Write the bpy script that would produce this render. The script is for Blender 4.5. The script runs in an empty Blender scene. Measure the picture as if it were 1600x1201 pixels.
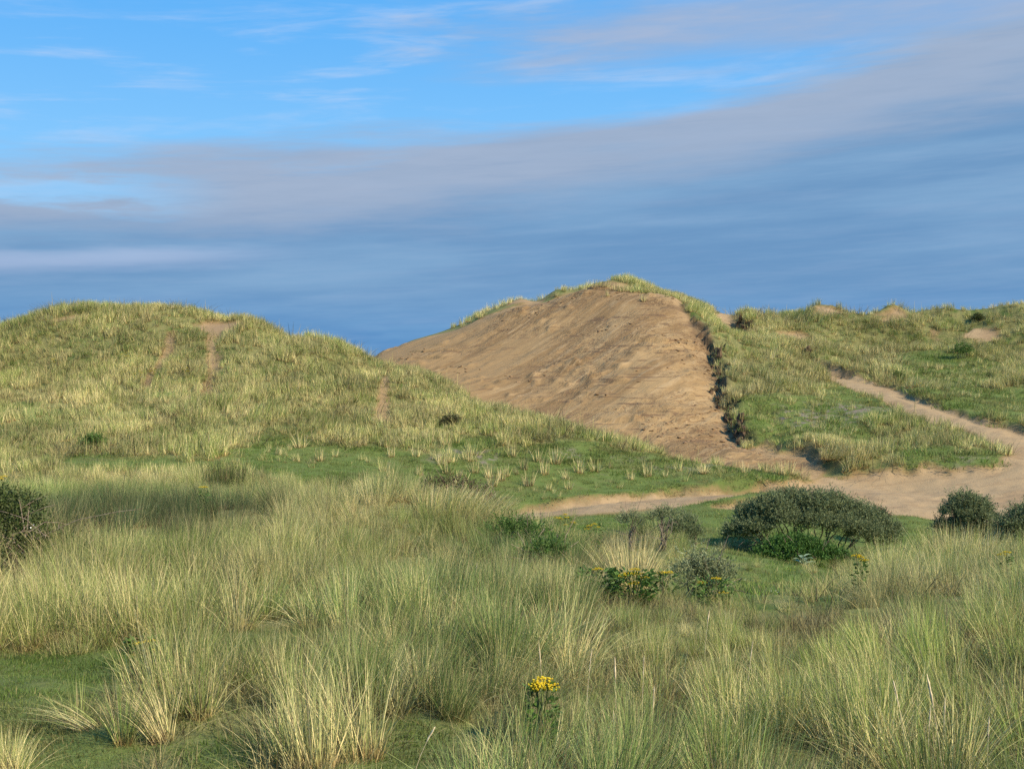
import bpy, math, random, time
import numpy as np
from mathutils import Vector, Matrix, Quaternion

SC = bpy.context.scene
COL = SC.collection
R = math.radians

# ------------------------------------------------------------------ camera
CAMZ = 9.0
FPX = 1931.0                       # focal length in pixels of a 1600 px wide picture
cam_data = bpy.data.cameras.new('camera')
cam_data.sensor_width = 36.0
cam_data.lens = 36.0 * FPX / 1600.0
cam_data.clip_start = 0.05
cam_data.clip_end = 12000.0
cam = bpy.data.objects.new('camera', cam_data)
cam.location = (0, 0, CAMZ)
cam.rotation_euler = (R(90), 0, 0)
COL.objects.link(cam)
SC.camera = cam

# ------------------------------------------------------------------ node helper
class NT:
    def __init__(s, tree):
        s.t = tree; s.n = tree.nodes; s.l = tree.links
    def new(s, typ, **kw):
        nd = s.n.new(typ)
        for k, v in kw.items(): setattr(nd, k, v)
        return nd
    def put(s, sock, v):
        if isinstance(v, bpy.types.NodeSocket): s.l.new(v, sock)
        elif isinstance(v, (tuple, list)):
            if sock.type == 'RGBA' and len(v) == 3: v = (*v, 1.0)
            sock.default_value = v
        else: sock.default_value = v
    def m(s, op, a, b=None, c=None, clamp=False):
        nd = s.new('ShaderNodeMath', operation=op, use_clamp=clamp)
        for i, v in enumerate((a, b, c)):
            if v is not None: s.put(nd.inputs[i], v)
        return nd.outputs[0]
    def vm(s, op, a, b=None):
        nd = s.new('ShaderNodeVectorMath', operation=op)
        s.put(nd.inputs[0], a)
        if b is not None: s.put(nd.inputs[1], b)
        return nd.outputs[0]
    def ss(s, x, a, b):            # smoothstep
        nd = s.new('ShaderNodeMapRange', interpolation_type='SMOOTHSTEP')
        s.put(nd.inputs[0], x)
        s.put(nd.inputs[1], a); s.put(nd.inputs[2], b); nd.inputs[3].default_value = 0; nd.inputs[4].default_value = 1
        return nd.outputs[0]
    def mix(s, f, a, b, blend='MIX'):
        nd = s.new('ShaderNodeMix', data_type='RGBA', blend_type=blend)
        s.put(nd.inputs[0], f); s.put(nd.inputs[6], a); s.put(nd.inputs[7], b)
        return nd.outputs[2]
    def noise(s, vec, scale, detail=4, rough=0.55, dist=0.0):
        nd = s.new('ShaderNodeTexNoise')
        s.put(nd.inputs['Vector'], vec)
        nd.inputs['Scale'].default_value = scale; nd.inputs['Detail'].default_value = detail
        nd.inputs['Roughness'].default_value = rough; nd.inputs['Distortion'].default_value = dist
        return nd.outputs[0]
    def attr(s, name, typ='GEOMETRY'):
        nd = s.new('ShaderNodeAttribute', attribute_type=typ, attribute_name=name)
        return nd
    def sep(s, v):
        nd = s.new('ShaderNodeSeparateXYZ'); s.put(nd.inputs[0], v); return nd.outputs
    def comb(s, x, y, z):
        nd = s.new('ShaderNodeCombineXYZ')
        for i, v in enumerate((x, y, z)): s.put(nd.inputs[i], v)
        return nd.outputs[0]

# ------------------------------------------------------------------ sun and sky
SUN_EL, SUN_AZ = 38.0, 126.0       # azimuth measured clockwise from the view direction (+Y)
sd = Vector((math.sin(R(SUN_AZ)) * math.cos(R(SUN_EL)), math.cos(R(SUN_AZ)) * math.cos(R(SUN_EL)), math.sin(R(SUN_EL))))
sun_data = bpy.data.lights.new('sun', 'SUN')
sun_data.energy = 5.0
sun_data.angle = R(0.5)
sun_data.color = (1.0, 0.87, 0.66)
sun = bpy.data.objects.new('sun', sun_data)
sun.rotation_euler = sd.to_track_quat('Z', 'Y').to_euler()
sun.location = sd * 60 + Vector((0, 60, 0))
COL.objects.link(sun)

world = bpy.data.worlds.new('World')
SC.world = world
world.use_nodes = True
w = NT(world.node_tree)
w.n.clear()
tc = w.new('ShaderNodeTexCoord')
d = tc.outputs['Generated']
dx, dy, dz = w.sep(d)
sky = w.new('ShaderNodeTexSky', sky_type='NISHITA')
sky.sun_disc = False
sky.sun_elevation = R(SUN_EL); sky.sun_rotation = R(SUN_AZ)
sky.altitude = 0; sky.air_density = 1.0; sky.dust_density = 0.3; sky.ozone_density = 2.0
SKYS = 0.1
el = w.m('ARCSINE', dz)                                     # elevation in radians
q1 = w.comb(w.m('MULTIPLY', dx, 3.0), w.m('MULTIPLY', dy, 3.0), w.m('MULTIPLY', w.m('ADD', dz, w.m('MULTIPLY', dx, -0.07)), 28.0))
q2 = w.comb(w.m('MULTIPLY', dx, 7.0), w.m('MULTIPLY', dy, 7.0), w.m('MULTIPLY', w.m('ADD', dz, w.m('MULTIPLY', dx, -0.03)), 50.0))
n1 = w.noise(q1, 1.0, 5, 0.55)
n2 = w.noise(q2, 1.3, 5, 0.6)
n3 = w.noise(w.vm('ADD', q1, (7.3, 2.1, 4.4)), 1.6, 6, 0.6, 0.6)
n4 = w.noise(w.comb(w.m('MULTIPLY', dx, 9.0), w.m('MULTIPLY', dy, 9.0), w.m('MULTIPLY', w.m('ADD', dz, w.m('MULTIPLY', dx, -0.05)), 110.0)), 1.0, 6, 0.65)
n1c = w.m('SUBTRACT', n1, 0.5); n2c = w.m('SUBTRACT', n2, 0.5)
# the clear sky, a deeper and purer blue than haze would leave it
sk = w.vm('MULTIPLY', sky.outputs[0], (SKYS, SKYS, SKYS))
blue = w.mix(w.ss(el, 0.10, 0.34), (0.27, 0.64, 1.04), (0.10, 0.455, 1.0))
clear = w.mix(0.88, sk, blue)
# thin high wisps
wisp = w.ss(w.m('ADD', n3, w.m('MULTIPLY', n2c, 0.6)), 0.44, 0.84)
wispb = w.m('MULTIPLY', wisp, w.ss(w.m('ABSOLUTE', w.m('SUBTRACT', w.m('ADD', el, w.m('MULTIPLY', dx, -0.10)), 0.265)), 0.075, 0.0))
clear = w.mix(w.m('MULTIPLY', w.m('ADD', w.m('MULTIPLY', wisp, 0.34), w.m('MULTIPLY', wispb, 0.42)), 1.0, clamp=True), clear, (0.56, 0.68, 0.90))
# the long cloud bank, its top rising to one side
top = w.m('ADD', w.m('ADD', 0.207, w.m('MULTIPLY', dx, 0.085)), w.m('MULTIPLY', n1c, 0.055))
top = w.m('ADD', top, w.m('MULTIPLY', w.ss(dx, 0.05, 0.40), 0.035))
depth = w.m('SUBTRACT', top, el)                            # angle below the top of the bank
bank = w.ss(w.m('ADD', depth, w.m('MULTIPLY_ADD', n4, 0.03, -0.015)), -0.008, 0.020)
bright = w.m('ADD', w.m('ADD', depth, w.m('MULTIPLY', n2c, 0.055)), w.m('MULTIPLY', n1c, 0.05))
lilac = w.mix(n2, (0.285, 0.395, 0.57), (0.40, 0.485, 0.64))
slate = w.mix(w.ss(n1, 0.35, 0.68), (0.150, 0.310, 0.545), (0.215, 0.390, 0.620))
bcol = w.mix(w.ss(bright, 0.025, 0.085), lilac, slate)
low = w.mix(w.ss(n2, 0.3, 0.7), (0.105, 0.275, 0.555), (0.150, 0.340, 0.610))
bcol = w.mix(w.ss(w.m('ADD', el, w.m('MULTIPLY', n1c, 0.03)), 0.085, 0.035), bcol, low)
# a bright streak low down and a gap of blue above it, off to one side
side = w.ss(dx, -0.13, -0.30)
stre = w.m('MULTIPLY', w.ss(w.m('ABSOLUTE', w.m('SUBTRACT', w.m('ADD', el, w.m('ADD', w.m('MULTIPLY', n2c, 0.012), w.m('MULTIPLY', dx, -0.06))), 0.115)), 0.013, 0.001), side)
bcol = w.mix(w.m('MULTIPLY', stre, 0.55), bcol, (0.46, 0.56, 0.78))
gap = w.m('MULTIPLY', w.ss(w.m('ABSOLUTE', w.m('SUBTRACT', w.m('ADD', el, w.m('MULTIPLY', n2c, 0.05)), 0.148)), 0.020, 0.004), w.ss(dx, -0.20, -0.33))
bcol = w.mix(w.m('MULTIPLY', w.ss(n4, 0.42, 0.72), 0.13), bcol, (0.40, 0.52, 0.72))
bcol = w.mix(w.m('MULTIPLY', w.ss(n4, 0.50, 0.28), 0.15), bcol, (0.13, 0.27, 0.50))
bank = w.m('MULTIPLY', bank, w.m('SUBTRACT', 1.0, w.m('MULTIPLY', gap, 0.8)))
# a second band higher up that thins out towards the blue side
b2c = w.m('ADD', 0.272, w.m('ADD', w.m('MULTIPLY', dx, 0.03), w.m('MULTIPLY', n1c, 0.06)))
b2 = w.ss(w.m('ABSOLUTE', w.m('SUBTRACT', el, b2c)), 0.040, 0.012)
b2 = w.m('MULTIPLY', b2, w.ss(w.m('ADD', dx, w.m('MULTIPLY', n2c, 0.3)), -0.13, 0.12))
b2 = w.m('MULTIPLY', b2, w.m('MULTIPLY_ADD', n2, 0.9, 0.4, clamp=True))
col = w.mix(w.m('MULTIPLY', b2, 0.9, clamp=True), clear, w.mix(n2, (0.27, 0.40, 0.61), (0.42, 0.50, 0.68)))
col = w.mix(bank, col, bcol)
bg = w.new('ShaderNodeBackground')
w.put(bg.inputs[0], w.vm('MULTIPLY', col, (6.55, 6.55, 6.55)))
bg.inputs[1].default_value = SKYS
out = w.new('ShaderNodeOutputWorld')
w.l.new(bg.outputs[0], out.inputs[0])

SC.view_settings.view_transform = 'Standard'
SC.view_settings.look = 'None'
SC.view_settings.exposure = 0.62
SC.view_settings.gamma = 1.0
SC.view_settings.use_curve_mapping = False
SC.render.engine = 'CYCLES'
SC.cycles.use_denoising = False
SC.cycles.max_bounces = 6
SC.cycles.diffuse_bounces = 3
SC.cycles.transmission_bounces = 3
SC.cycles.caustics_reflective = False
SC.cycles.caustics_refractive = False

RNG = np.random.default_rng(7)
random.seed(11)
# ------------------------------------------------------------------ numpy noise
_P = np.random.default_rng(3).permutation(512)
_V = np.random.default_rng(5).random(512) * 2 - 1
def vnoise(x, y, seed=0):
    xi = np.floor(x).astype(np.int64); yi = np.floor(y).astype(np.int64)
    xf = x - xi; yf = y - yi
    u = xf * xf * xf * (xf * (xf * 6 - 15) + 10); v = yf * yf * yf * (yf * (yf * 6 - 15) + 10)
    def h(a, b): return _V[(_P[(a + seed * 17) & 511] + b * 57 + seed * 131) & 511]
    def g(a, b): return _V[_P[(_P[(a + seed * 17) & 511] + b) & 511]]
    n00, n10, n01, n11 = g(xi, yi), g(xi + 1, yi), g(xi, yi + 1), g(xi + 1, yi + 1)
    return (n00 * (1 - u) + n10 * u) * (1 - v) + (n01 * (1 - u) + n11 * u) * v
def fbm(x, y, scale, octs=4, seed=0, rough=0.5):
    a, s, t, tot = 1.0, 1.0 / scale, 0.0, 0.0
    for k in range(octs):
        t = t + a * vnoise(x * s + 13.7 * k, y * s - 7.1 * k, seed + k); tot += a
        a *= rough; s *= 2.03
    return t / tot
def sstep(x, a, b):
    t = np.clip((x - a) / (b - a), 0, 1); return t * t * (3 - 2 * t)

# ------------------------------------------------------------------ the lie of the land
# levelled points: (bearing and rise as read in a 1600 x 1201 picture, distance); heights follow in metres
def P3(px, py, D):
    return ((px - 800.0) / FPX * D, D, CAMZ - (py - 600.5) / FPX * D)
CP = [  # the bank we stand on
    (800, 1480, 3.6), (-200, 1400, 5.6), (800, 1400, 5.6), (1800, 1400, 5.6), (0, 1203, 8.25), (800, 1203, 8.25), (1600, 1203, 8.25), (-500, 1203, 8.25), (2100, 1203, 8.25),
    (100, 1100, 10.0), (800, 1100, 10.0), (1500, 1103, 10), (1200, 1108, 10.1), (100, 1012, 12.35), (450, 1000, 12.7), (-300, 1000, 12.7), (800, 1000, 12.8), (1200, 1022, 12.7), (1560, 1005, 12.8), (2000, 1000, 12.8),
    (200, 910, 17.3), (500, 910, 17.3), (800, 930, 16.4), (1150, 965, 15.8), (1280, 965, 16.0), (1500, 935, 17.0), (1800, 915, 18), (1000, 945, 15.6),
    (60, 862, 23), (300, 850, 24), (550, 850, 24), (700, 842, 26), (800, 868, 25), (990, 895, 23), (1200, 918, 25), (1350, 915, 25),
    (1500, 885, 25), (1640, 880, 25), (1900, 870, 26),
    (-200, 800, 33), (200, 792, 34), (450, 790, 34), (640, 795, 33), (740, 812, 32), (800, 850, 33), (900, 860, 31), (1060, 862, 33),
    (1190, 905, 31), (1330, 905, 31), (1500, 900, 32), (1620, 890, 33),
    (1265, 880, 38), (1060, 845, 40), (900, 832, 41), (1440, 852, 42), (1560, 852, 40),
    # hollow with the track
    (784, 800, 49), (905, 796, 48), (1060, 786, 48.5), (1229, 778, 50), (1384, 806, 50), (1480, 812, 50), (1600, 815, 49.5),
    (877, 783, 50.5), (1000, 774, 52), (1154, 762, 54), (1249, 757, 55.5), (1400, 770, 55.5), (1590, 762, 56), (1750, 740, 58),
    (1400, 748, 59), (1280, 752, 58), (1560, 735, 58.5), (1700, 700, 62),
    # foot and flank of the near dune
    (-300, 740, 50), (0, 738, 49), (200, 736, 49), (400, 738, 49), (600, 760, 49), (700, 778, 49),
    (0, 660, 60), (200, 660, 60), (400, 660, 59), (560, 690, 57), (700, 710, 56), (850, 720, 56), (1000, 735, 56), (1100, 740, 56),
    (0, 570, 70), (200, 565, 70), (400, 570, 68.5), (540, 605, 66), (640, 625, 66), (740, 655, 63),
    (-350, 540, 80), (-100, 515, 80), (0, 519, 79.5), (44, 505, 79), (88, 486, 78), (142, 483, 77), (236, 484, 76.5), (290, 487, 76), (340, 504, 75.5), (400, 507, 75), (440, 535, 74.5), (490, 529, 74),
    (520, 540, 73.4), (540, 550, 73), (560, 562, 72.3), (584, 580, 71.5), (618, 583, 71), (651, 582, 70.5), (715, 616, 68.5), (796, 645, 66), (870, 666, 64), (945, 695, 62), (1000, 704, 61), (1080, 722, 59.5), (1169, 737, 58), (1215, 744, 57.3),
    # behind the near dune
    (-350, 600, 92), (0, 560, 92), (200, 530, 89), (340, 545, 88), (440, 570, 86), (540, 585, 84), (600, 597, 79),
    (651, 592, 76), (715, 624, 73), (796, 650, 70), (870, 672, 67.5), (945, 698, 65.3), (1000, 708, 63.8), (1080, 721, 62),
    (0, 585, 115), (300, 590, 115), (500, 590, 112),
    # bare face of the big dune
    (640, 566, 87), (750, 602, 79), (750, 550, 87.5), (900, 650, 71.5), (900, 600, 77.5), (900, 550, 84), (900, 500, 90.5), (900, 462, 95.5),
    (1050, 690, 66), (1050, 640, 71), (1050, 590, 76), (1050, 540, 82), (1050, 490, 88.5), (1150, 705, 64), (980, 690, 67),
    (1180, 720, 62),
    (520, 585, 100), (580, 560, 97), (651, 529, 97), (719, 510, 97), (769, 484, 97.5), (844, 471, 98), (904, 454, 99), (945, 441, 99.5), (985, 442, 99), (1035, 463, 97), (1067, 463, 96),
    (1100, 482, 95.5), (1121, 499, 95.5),
    (500, 600, 112), (651, 545, 110), (769, 510, 112), (904, 490, 114), (1000, 485, 114), (1080, 505, 110), (1124, 525, 112), (900, 560, 140), (600, 585, 140),
    # grassy flank beside the scarp
    (1168, 694, 66.5), (1140, 625, 74.5), (1122, 560, 82.5), (1098, 510, 88), (1078, 478, 92),
    (1200, 690, 67), (1200, 640, 73), (1200, 590, 80), (1200, 540, 88.5), (1150, 525, 91), (1260, 580, 84),
    (1135, 497, 98.5), (1150, 498, 99),
    # turf island between the scarp and the track
    (1290, 700, 64), (1300, 650, 71), (1400, 662, 68.5), (1400, 702, 63), (1500, 695, 62), (1400, 728, 60), (1300, 728, 61), (1480, 722, 60),
    # track climbing away
    (1555, 690, 63), (1600, 692, 63), (1532, 664, 66.5), (1460, 640, 71), (1397, 616, 76), (1330, 596, 81), (1283, 577, 85.5),
    # dune beyond the track
    (1600, 650, 70), (1700, 660, 69), (1500, 610, 78), (1600, 600, 80), (1400, 580, 85), (1500, 560, 89), (1600, 555, 90), (1300, 545, 92), (1400, 540, 94), (1200, 515, 95), (1260, 530, 94),
    (1163, 503, 98.5), (1215, 498, 100), (1283, 490, 101), (1340, 520, 101), (1364, 536, 101), (1381, 512, 100), (1431, 503, 99.5), (1482, 500, 99), (1549, 494, 98), (1600, 488, 97.5), (1700, 480, 97), (1900, 490, 97),
    (1300, 530, 116), (1400, 545, 116), (1500, 530, 116), (1600, 520, 116), (1800, 520, 116), (1900, 620, 75), (1250, 575, 140), (1600, 570, 140), (200, 605, 140), (2100, 560, 120), (-600, 590, 110),
]
_C = np.array([P3(*c) for c in CP])
_S2 = 2.2 ** 2
def _phi(r2): return -np.sqrt(r2 + _S2)
_X = _C[:, :2]
_A = _phi(((_X[:, None] - _X[None]) ** 2).sum(-1)) - np.eye(len(_X)) * 0.002
_Q = np.c_[np.ones(len(_X)), _X]
_M = np.block([[_A, _Q], [_Q.T, np.zeros((3, 3))]])
_W = np.linalg.solve(_M, np.r_[_C[:, 2], 0, 0, 0])
def H0(x, y):
    x = np.asarray(x, float); y = np.asarray(y, float)
    sh = x.shape; x = x.ravel(); y = y.ravel(); o = np.empty(len(x))
    for k in range(0, len(x), 20000):
        a, b = x[k:k+20000], y[k:k+20000]
        r2 = (a[:, None] - _X[None, :, 0]) ** 2 + (b[:, None] - _X[None, :, 1]) ** 2
        o[k:k+20000] = _phi(r2) @ _W[:-3] + _W[-3] + _W[-2] * a + _W[-1] * b
    return o.reshape(sh)
def at(px, py, H=H0):
    """the point of the ground that is seen in this direction"""
    D = np.concatenate([np.arange(3, 40, 0.1), np.arange(40, 125, 0.2)])
    x = (px - 800.0) / FPX * D; z = CAMZ - (py - 600.5) / FPX * D
    below = z < H(x, D)
    k = int(np.argmax(below)) if below.any() else int(np.argmin(z - H(x, D)))
    return float(x[k]), float(D[k])
def poly(pts, H=H0): return np.array([at(p[0], p[1], H) if len(p) == 2 else P3(p[0], 0, p[2])[:2] for p in pts])

def seg_dist(x, y, pl, closed):
    """distance to a polyline, parameter along it, side sign"""
    x = np.asarray(x, float).ravel(); y = np.asarray(y, float).ravel()
    best = np.full(len(x), 1e9); tt = np.zeros(len(x)); sg = np.ones(len(x)); inside = np.zeros(len(x), bool)
    n = len(pl)
    for i in range(n if closed else n - 1):
        a = pl[i]; b = pl[(i + 1) % n]; e = b - a; L2 = max(e @ e, 1e-9)
        wx, wy = x - a[0], y - a[1]
        t = np.clip((wx * e[0] + wy * e[1]) / L2, 0, 1)
        dd = np.hypot(wx - t * e[0], wy - t * e[1])
        m = dd < best
        best[m] = dd[m]; tt[m] = (i + t)[m]; sg[m] = np.sign(e[0] * wy - e[1] * wx)[m]
        if closed:
            c = ((a[1] > y) != (b[1] > y)) & (x < (b[0] - a[0]) * (y - a[1]) / (b[1] - a[1] + 1e-12) + a[0])
            inside ^= c
    return best, tt, sg, inside
def sdist(x, y, pl):               # negative inside
    x = np.asarray(x, float); dd, _, _, ins = seg_dist(x, y, pl, True)
    return np.where(ins, -dd, dd).reshape(x.shape)
def line_dist(x, y, pl):
    x = np.asarray(x, float); dd, t, s, _ = seg_dist(x, y, pl, False)
    return dd.reshape(x.shape), t.reshape(x.shape), s.reshape(x.shape)

# outlines on the ground
FACE = poly([(560, 575, 97), (651, 531, 96.5), (719, 512, 96.5), (769, 497, 96), (850, 480, 97), (900, 462, 98), (940, 447, 98.8), (985, 452, 97.5), (1030, 470, 95.5), (1062, 478, 93),
             (1078, 490), (1098, 518), (1117, 552), (1124, 580), (1132, 615), (1143, 645), (1151, 672), (1170, 697), (1195, 694), (1219, 704), (1262, 706), (1290, 729),
             (1250, 748), (1215, 742), (1169, 735, 58.6), (1080, 719, 60.4), (945, 692, 63), (870, 664, 65.5), (796, 643, 67.5), (715, 614, 70.5), (640, 580, 74), (600, 582, 76)])
TRACK = poly([(770, 803), (790, 796), (830, 790), (877, 784), (979, 775), (1060, 767), (1154, 761), (1230, 759), (1249, 750), (1285, 738), (1323, 741), (1370, 740), (1428, 737), (1445, 729), (1475, 734),
              (1549, 731), (1566, 722), (1582, 705), (1559, 690), (1549, 687), (1509, 669), (1448, 653), (1397, 635), (1330, 607), (1276, 579), (1262, 562), (1283, 572), (1347, 592), (1397, 604), (1465, 632),
              (1532, 654), (1600, 673), (1720, 690), (1760, 760), (1720, 830), (1600, 826), (1566, 820), (1465, 813), (1384, 806), (1310, 785), (1229, 776), (1144, 782), (1060, 790), (953, 796), (870, 803), (790, 813)])
SADDLE = poly([(1120, 497), (1116, 0, 107), (1150, 0, 107), (1147, 497), (1166, 512), (1184, 526), (1160, 524), (1140, 514)])
SCARP = poly([(1070, 474), (1084, 495), (1100, 520), (1117, 550), (1124, 578), (1132, 615), (1143, 643), (1151, 669), (1160, 686), (1170, 697)])
SCARP_H = np.array([0.5, 0.7, 0.8, 0.8, 0.8, 0.85, 0.95, 1.0, 0.9, 0.4])
BANK = poly([(1170, 697), (1195, 692), (1219, 701), (1262, 703), (1290, 728), (1323, 741), (1370, 740), (1428, 736), (1475, 733), (1549, 730), (1563, 722)])
BANK_H = np.array([0.4, 0.3, 0.3, 0.4, 0.5, 0.4, 0.3, 0.3, 0.25, 0.2, 0.1])
NEARBANK = poly([(784, 797), (830, 790), (877, 784), (979, 775), (1060, 767), (1154, 761), (1240, 758), (1254, 750)])
NEARBANK_H = np.array([0.1, 0.2, 0.28, 0.3, 0.35, 0.45, 0.5, 0.2])
FARBANK = poly([(1256, 556), (1283, 573), (1347, 593), (1397, 604), (1465, 632), (1532, 654), (1600, 673), (1700, 688)])
FARBANK_H = np.array([0.9, 0.5, 0.3, 0.3, 0.35, 0.4, 0.4, 0.4])
NOTCH = poly([(1151, 493, ), (1158, 506), (1170, 514), (1183, 517)]) if False else np.array([P3(1152, 0, 97.0)[:2], P3(1159, 0, 96.0)[:2], P3(1170, 0, 95.2)[:2], P3(1184, 0, 95.0)[:2]])
NOTCH_H = np.array([0.9, 1.4, 1.3, 0.3])
TRAILS = [(poly([(268, 520), (266, 532), (255, 565), (240, 580), (226, 600)]), 0.24), (poly([(337, 514), (332, 538), (335, 575), (327, 599), (322, 625)]), 0.27),
          (poly([(611, 583), (600, 602), (599, 636), (599, 660)]), 0.27), (poly([(88, 500), (120, 494), (160, 492)]), 0.25)]
PATCHES = [(poly([q])[0], a, b) for q, a, b in (((358, 496, 75), 1.0, 1.2), ((1459, 518), 1.2, 1.2), ((1394, 517, 98.5), 1.6, 1.4), ((1312, 512, 99), 1.4, 0.9),
           ((1524, 523), 1.2, 1.0), ((1430, 497, 98), 1.4, 0.7), ((820, 474, 97.2), 1.7, 0.8), ((0, 497, 82), 3.0, 2.0), ((1175, 793), 1.4, 0.7), ((1240, 525), 1.6, 1.0), ((1545, 555), 2.4, 0.5))]

def steps(x, y):
    """little cliffs: raise the turf side, drop the sand side"""
    x = np.asarray(x, float); z = np.zeros(x.shape); hum = np.zeros(x.shape)
    wob = 0.55 * fbm(x, y, 1.7, 3, 21) + 0.25 * fbm(x, y, 0.6, 2, 25)
    for pl, hh, flip, sharp, fade in ((SCARP, SCARP_H, 1, 0.30, 4.5), (BANK, BANK_H, 1, 0.35, 3.0), (NEARBANK, NEARBANK_H, 1, 0.3, 2.0), (FARBANK, FARBANK_H, 1, 0.35, 2.5), (NOTCH, NOTCH_H, 1, 0.3, 3.0)):
        dd, t, s = line_dist(x, y, pl)
        h = np.interp(t, np.arange(len(hh)), hh)
        h = h * (1 + 0.5 * fbm(x, y, 1.5, 2, 41))
        sd_ = dd * s * flip
        ends = ((t > 0.001) & (t < len(pl) - 1.001)) | (dd < 0.2)
        sd_ = sd_ + wob
        f = np.where(sd_ > 0, 0.6, -0.4) * np.exp(-(np.abs(sd_) / fade) ** 1.5)
        k = sstep(sd_, -sharp, sharp)
        val = h * ((1 - k) * -0.45 + k * 0.55) * np.exp(-(np.abs(sd_) / fade) ** 1.5)
        near = np.exp(-np.maximum(np.where(ends, 0, dd), 0) / 0.6)
        z += val * near
        hum = np.maximum(hum, near * sstep(h, 0.25, 0.9) * np.exp(-(sd_ / 0.42) ** 2))
    return z, hum

def fields(x, y):
    """sand 0..1, on the bare face 0..1"""
    w1 = 0.9 * fbm(x, y, 3.0, 4, 31) + 0.3 * fbm(x, y, 0.7, 2, 35)
    f = sdist(x, y, FACE) + 0.7 * w1
    t = sdist(x, y, TRACK) + 0.45 * w1
    s = sdist(x, y, SADDLE) + 0.5 * w1
    sand = np.maximum(np.maximum(sstep(f, 0.2, -0.2), sstep(t, 0.15, -0.15)), sstep(s, 0.4, -0.4))
    for pl, wd in TRAILS:
        dd, _, _ = line_dist(x, y, pl)
        sand = np.maximum(sand, 0.85 * sstep(dd + 0.28 * w1, wd + 0.10, wd - 0.12))
    for c, a, b in PATCHES:
        r = np.hypot((x - c[0]) / a, (y - c[1]) / b)
        sand = np.maximum(sand, sstep(r * 0.9 + 1.5 * w1, 0.95, 0.5))
    return sand, sstep(f, 1.0, -2.0), sstep(t, 0.0, -1.5)

RIM = poly([(925, 447, 98.6), (985, 456), (1030, 474), (1064, 480), (1078, 492), (1098, 520), (1114, 552), (1122, 580)])
def rim_field(x, y):
    dd, t, s = line_dist(x, y, RIM)
    return np.exp(-(dd / 1.5) ** 2)
KNOLLS = [((px - 800) / FPX * D, D, h, r) for px, D, h, r in ((1393, 99.5, 0.85, 1.0), (1432, 99.5, 0.6, 0.9), (1468, 99.0, 0.7, 1.2), (1500, 98.5, 0.45, 1.0), (1283, 100.5, 0.55, 1.5), (1170, 98.8, 0.6, 1.0), (1215, 100, 0.3, 1.2), (870, 99.0, 0.5, 1.0), (812, 97.8, 0.45, 1.0), (1575, 97.5, 0.5, 1.6))]
FALL = np.array([-0.62, -0.78])     # the way the sand slides down the face
def H(x, y, full=True):
    x = np.asarray(x, float); y = np.asarray(y, float)
    z = H0(x, y)
    st, hum = steps(x, y)
    z = z + st
    sand, face, trk = fields(x, y)
    for kx, kd, kh, kr in KNOLLS: z = z + kh * np.exp(-((x - kx) / kr) ** 2 - ((y - kd) / (kr * 1.3)) ** 2)
    far = sstep(y, 30, 55)
    lump = 0.16 * fbm(x, y, 3.2, 4, 51) * (1 - far) + (0.42 * fbm(x, y, 5.0, 4, 55) * (1 - 0.7 * (x < 2) + 1.1 * sstep(y, 88, 95) * sstep(x, 20, 27))) * far
    lump = lump + 0.04 * fbm(x, y, 0.6, 2, 57) * (1 - far)
    z = z + lump * (1 - sand) * (1 - 0.6 * np.exp(-((y - 53) / 4.0) ** 2) * (x > -1))
    # slides and crumbled ledges in the face
    a = x * FALL[0] + y * FALL[1]; b = -x * FALL[1] + y * FALL[0]
    rough_ = sstep(fbm(x, y, 9.0, 3, 61) + 0.03 * (x - 4), -0.15, 0.3)
    slide = fbm(a * 0.16, b, 1.1, 4, 65) * 0.085 + fbm(a * 0.4, b, 0.45, 3, 67) * 0.045 * (0.4 + rough_)
    zz = z + 0.12 * fbm(x, y, 2.0, 2, 71)
    led = np.abs(((zz / 0.55) % 1.0) - 0.5) * 2
    ledge = (sstep(led, 0.0, 0.35) - 0.5) * 0.42 * rough_ * sstep(fbm(x, y, 3.0, 3, 73), -0.05, 0.25)
    crumb = 0.32 * np.maximum(fbm(x, y, 0.7, 3, 77), 0) * sstep(fbm(x, y, 4.0, 3, 79), 0.0, 0.3)
    z = z + face * (slide + ledge + crumb)
    z = z + trk * (0.06 * fbm(x, y, 1.2, 3, 81) - 0.07 * np.maximum(fbm(x, y, 0.55, 2, 85) - 0.12, 0) + 0.035 * fbm(x * 0.5, y, 0.35, 2, 83))
    z = z - 0.12 * np.maximum(sand - face - trk, 0)
    return z if not full else (z, sand, face, trk, hum)
def HZ(x, y): return H(np.atleast_1d(np.asarray(x, float)), np.atleast_1d(np.asarray(y, float)), False)

# ------------------------------------------------------------------ the ground mesh
OY = -8.0
rr = [4.5]
while rr[-1] < 150: rr.append(rr[-1] + min(max(0.0065 * rr[-1], 0.06), 0.28 if rr[-1] < 118 else 1.0))
rr = np.array(rr); aa = np.radians(np.linspace(-37, 37, 680))
GX = (rr[:, None] * np.sin(aa)[None]); GY = OY + rr[:, None] * np.cos(aa)[None]
GZ, SAND, FACEM, TRK, HUM = H(GX, GY)
nr, na = GX.shape
BEHIND = 0
verts = np.stack([GX, GY, GZ], -1).reshape(-1, 3)
du = np.gradient(np.stack([GX, GY, GZ], -1), axis=1); dv = np.gradient(np.stack([GX, GY, GZ], -1), axis=0)
nrm = np.cross(du, dv); nrm /= np.linalg.norm(nrm, axis=-1, keepdims=True)
nrm *= np.sign(nrm[..., 2:3]); nrm = nrm.reshape(-1, 3)
ii, jj = np.meshgrid(np.arange(nr - 1), np.arange(na - 1), indexing='ij')
v0 = (ii * na + jj).ravel()
quads = np.stack([v0, v0 + 1, v0 + na + 1, v0 + na], 1)
qx = GX.ravel()[quads].mean(1); qy = GY.ravel()[quads].mean(1)
qs = SAND.ravel()[quads].mean(1)
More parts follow.
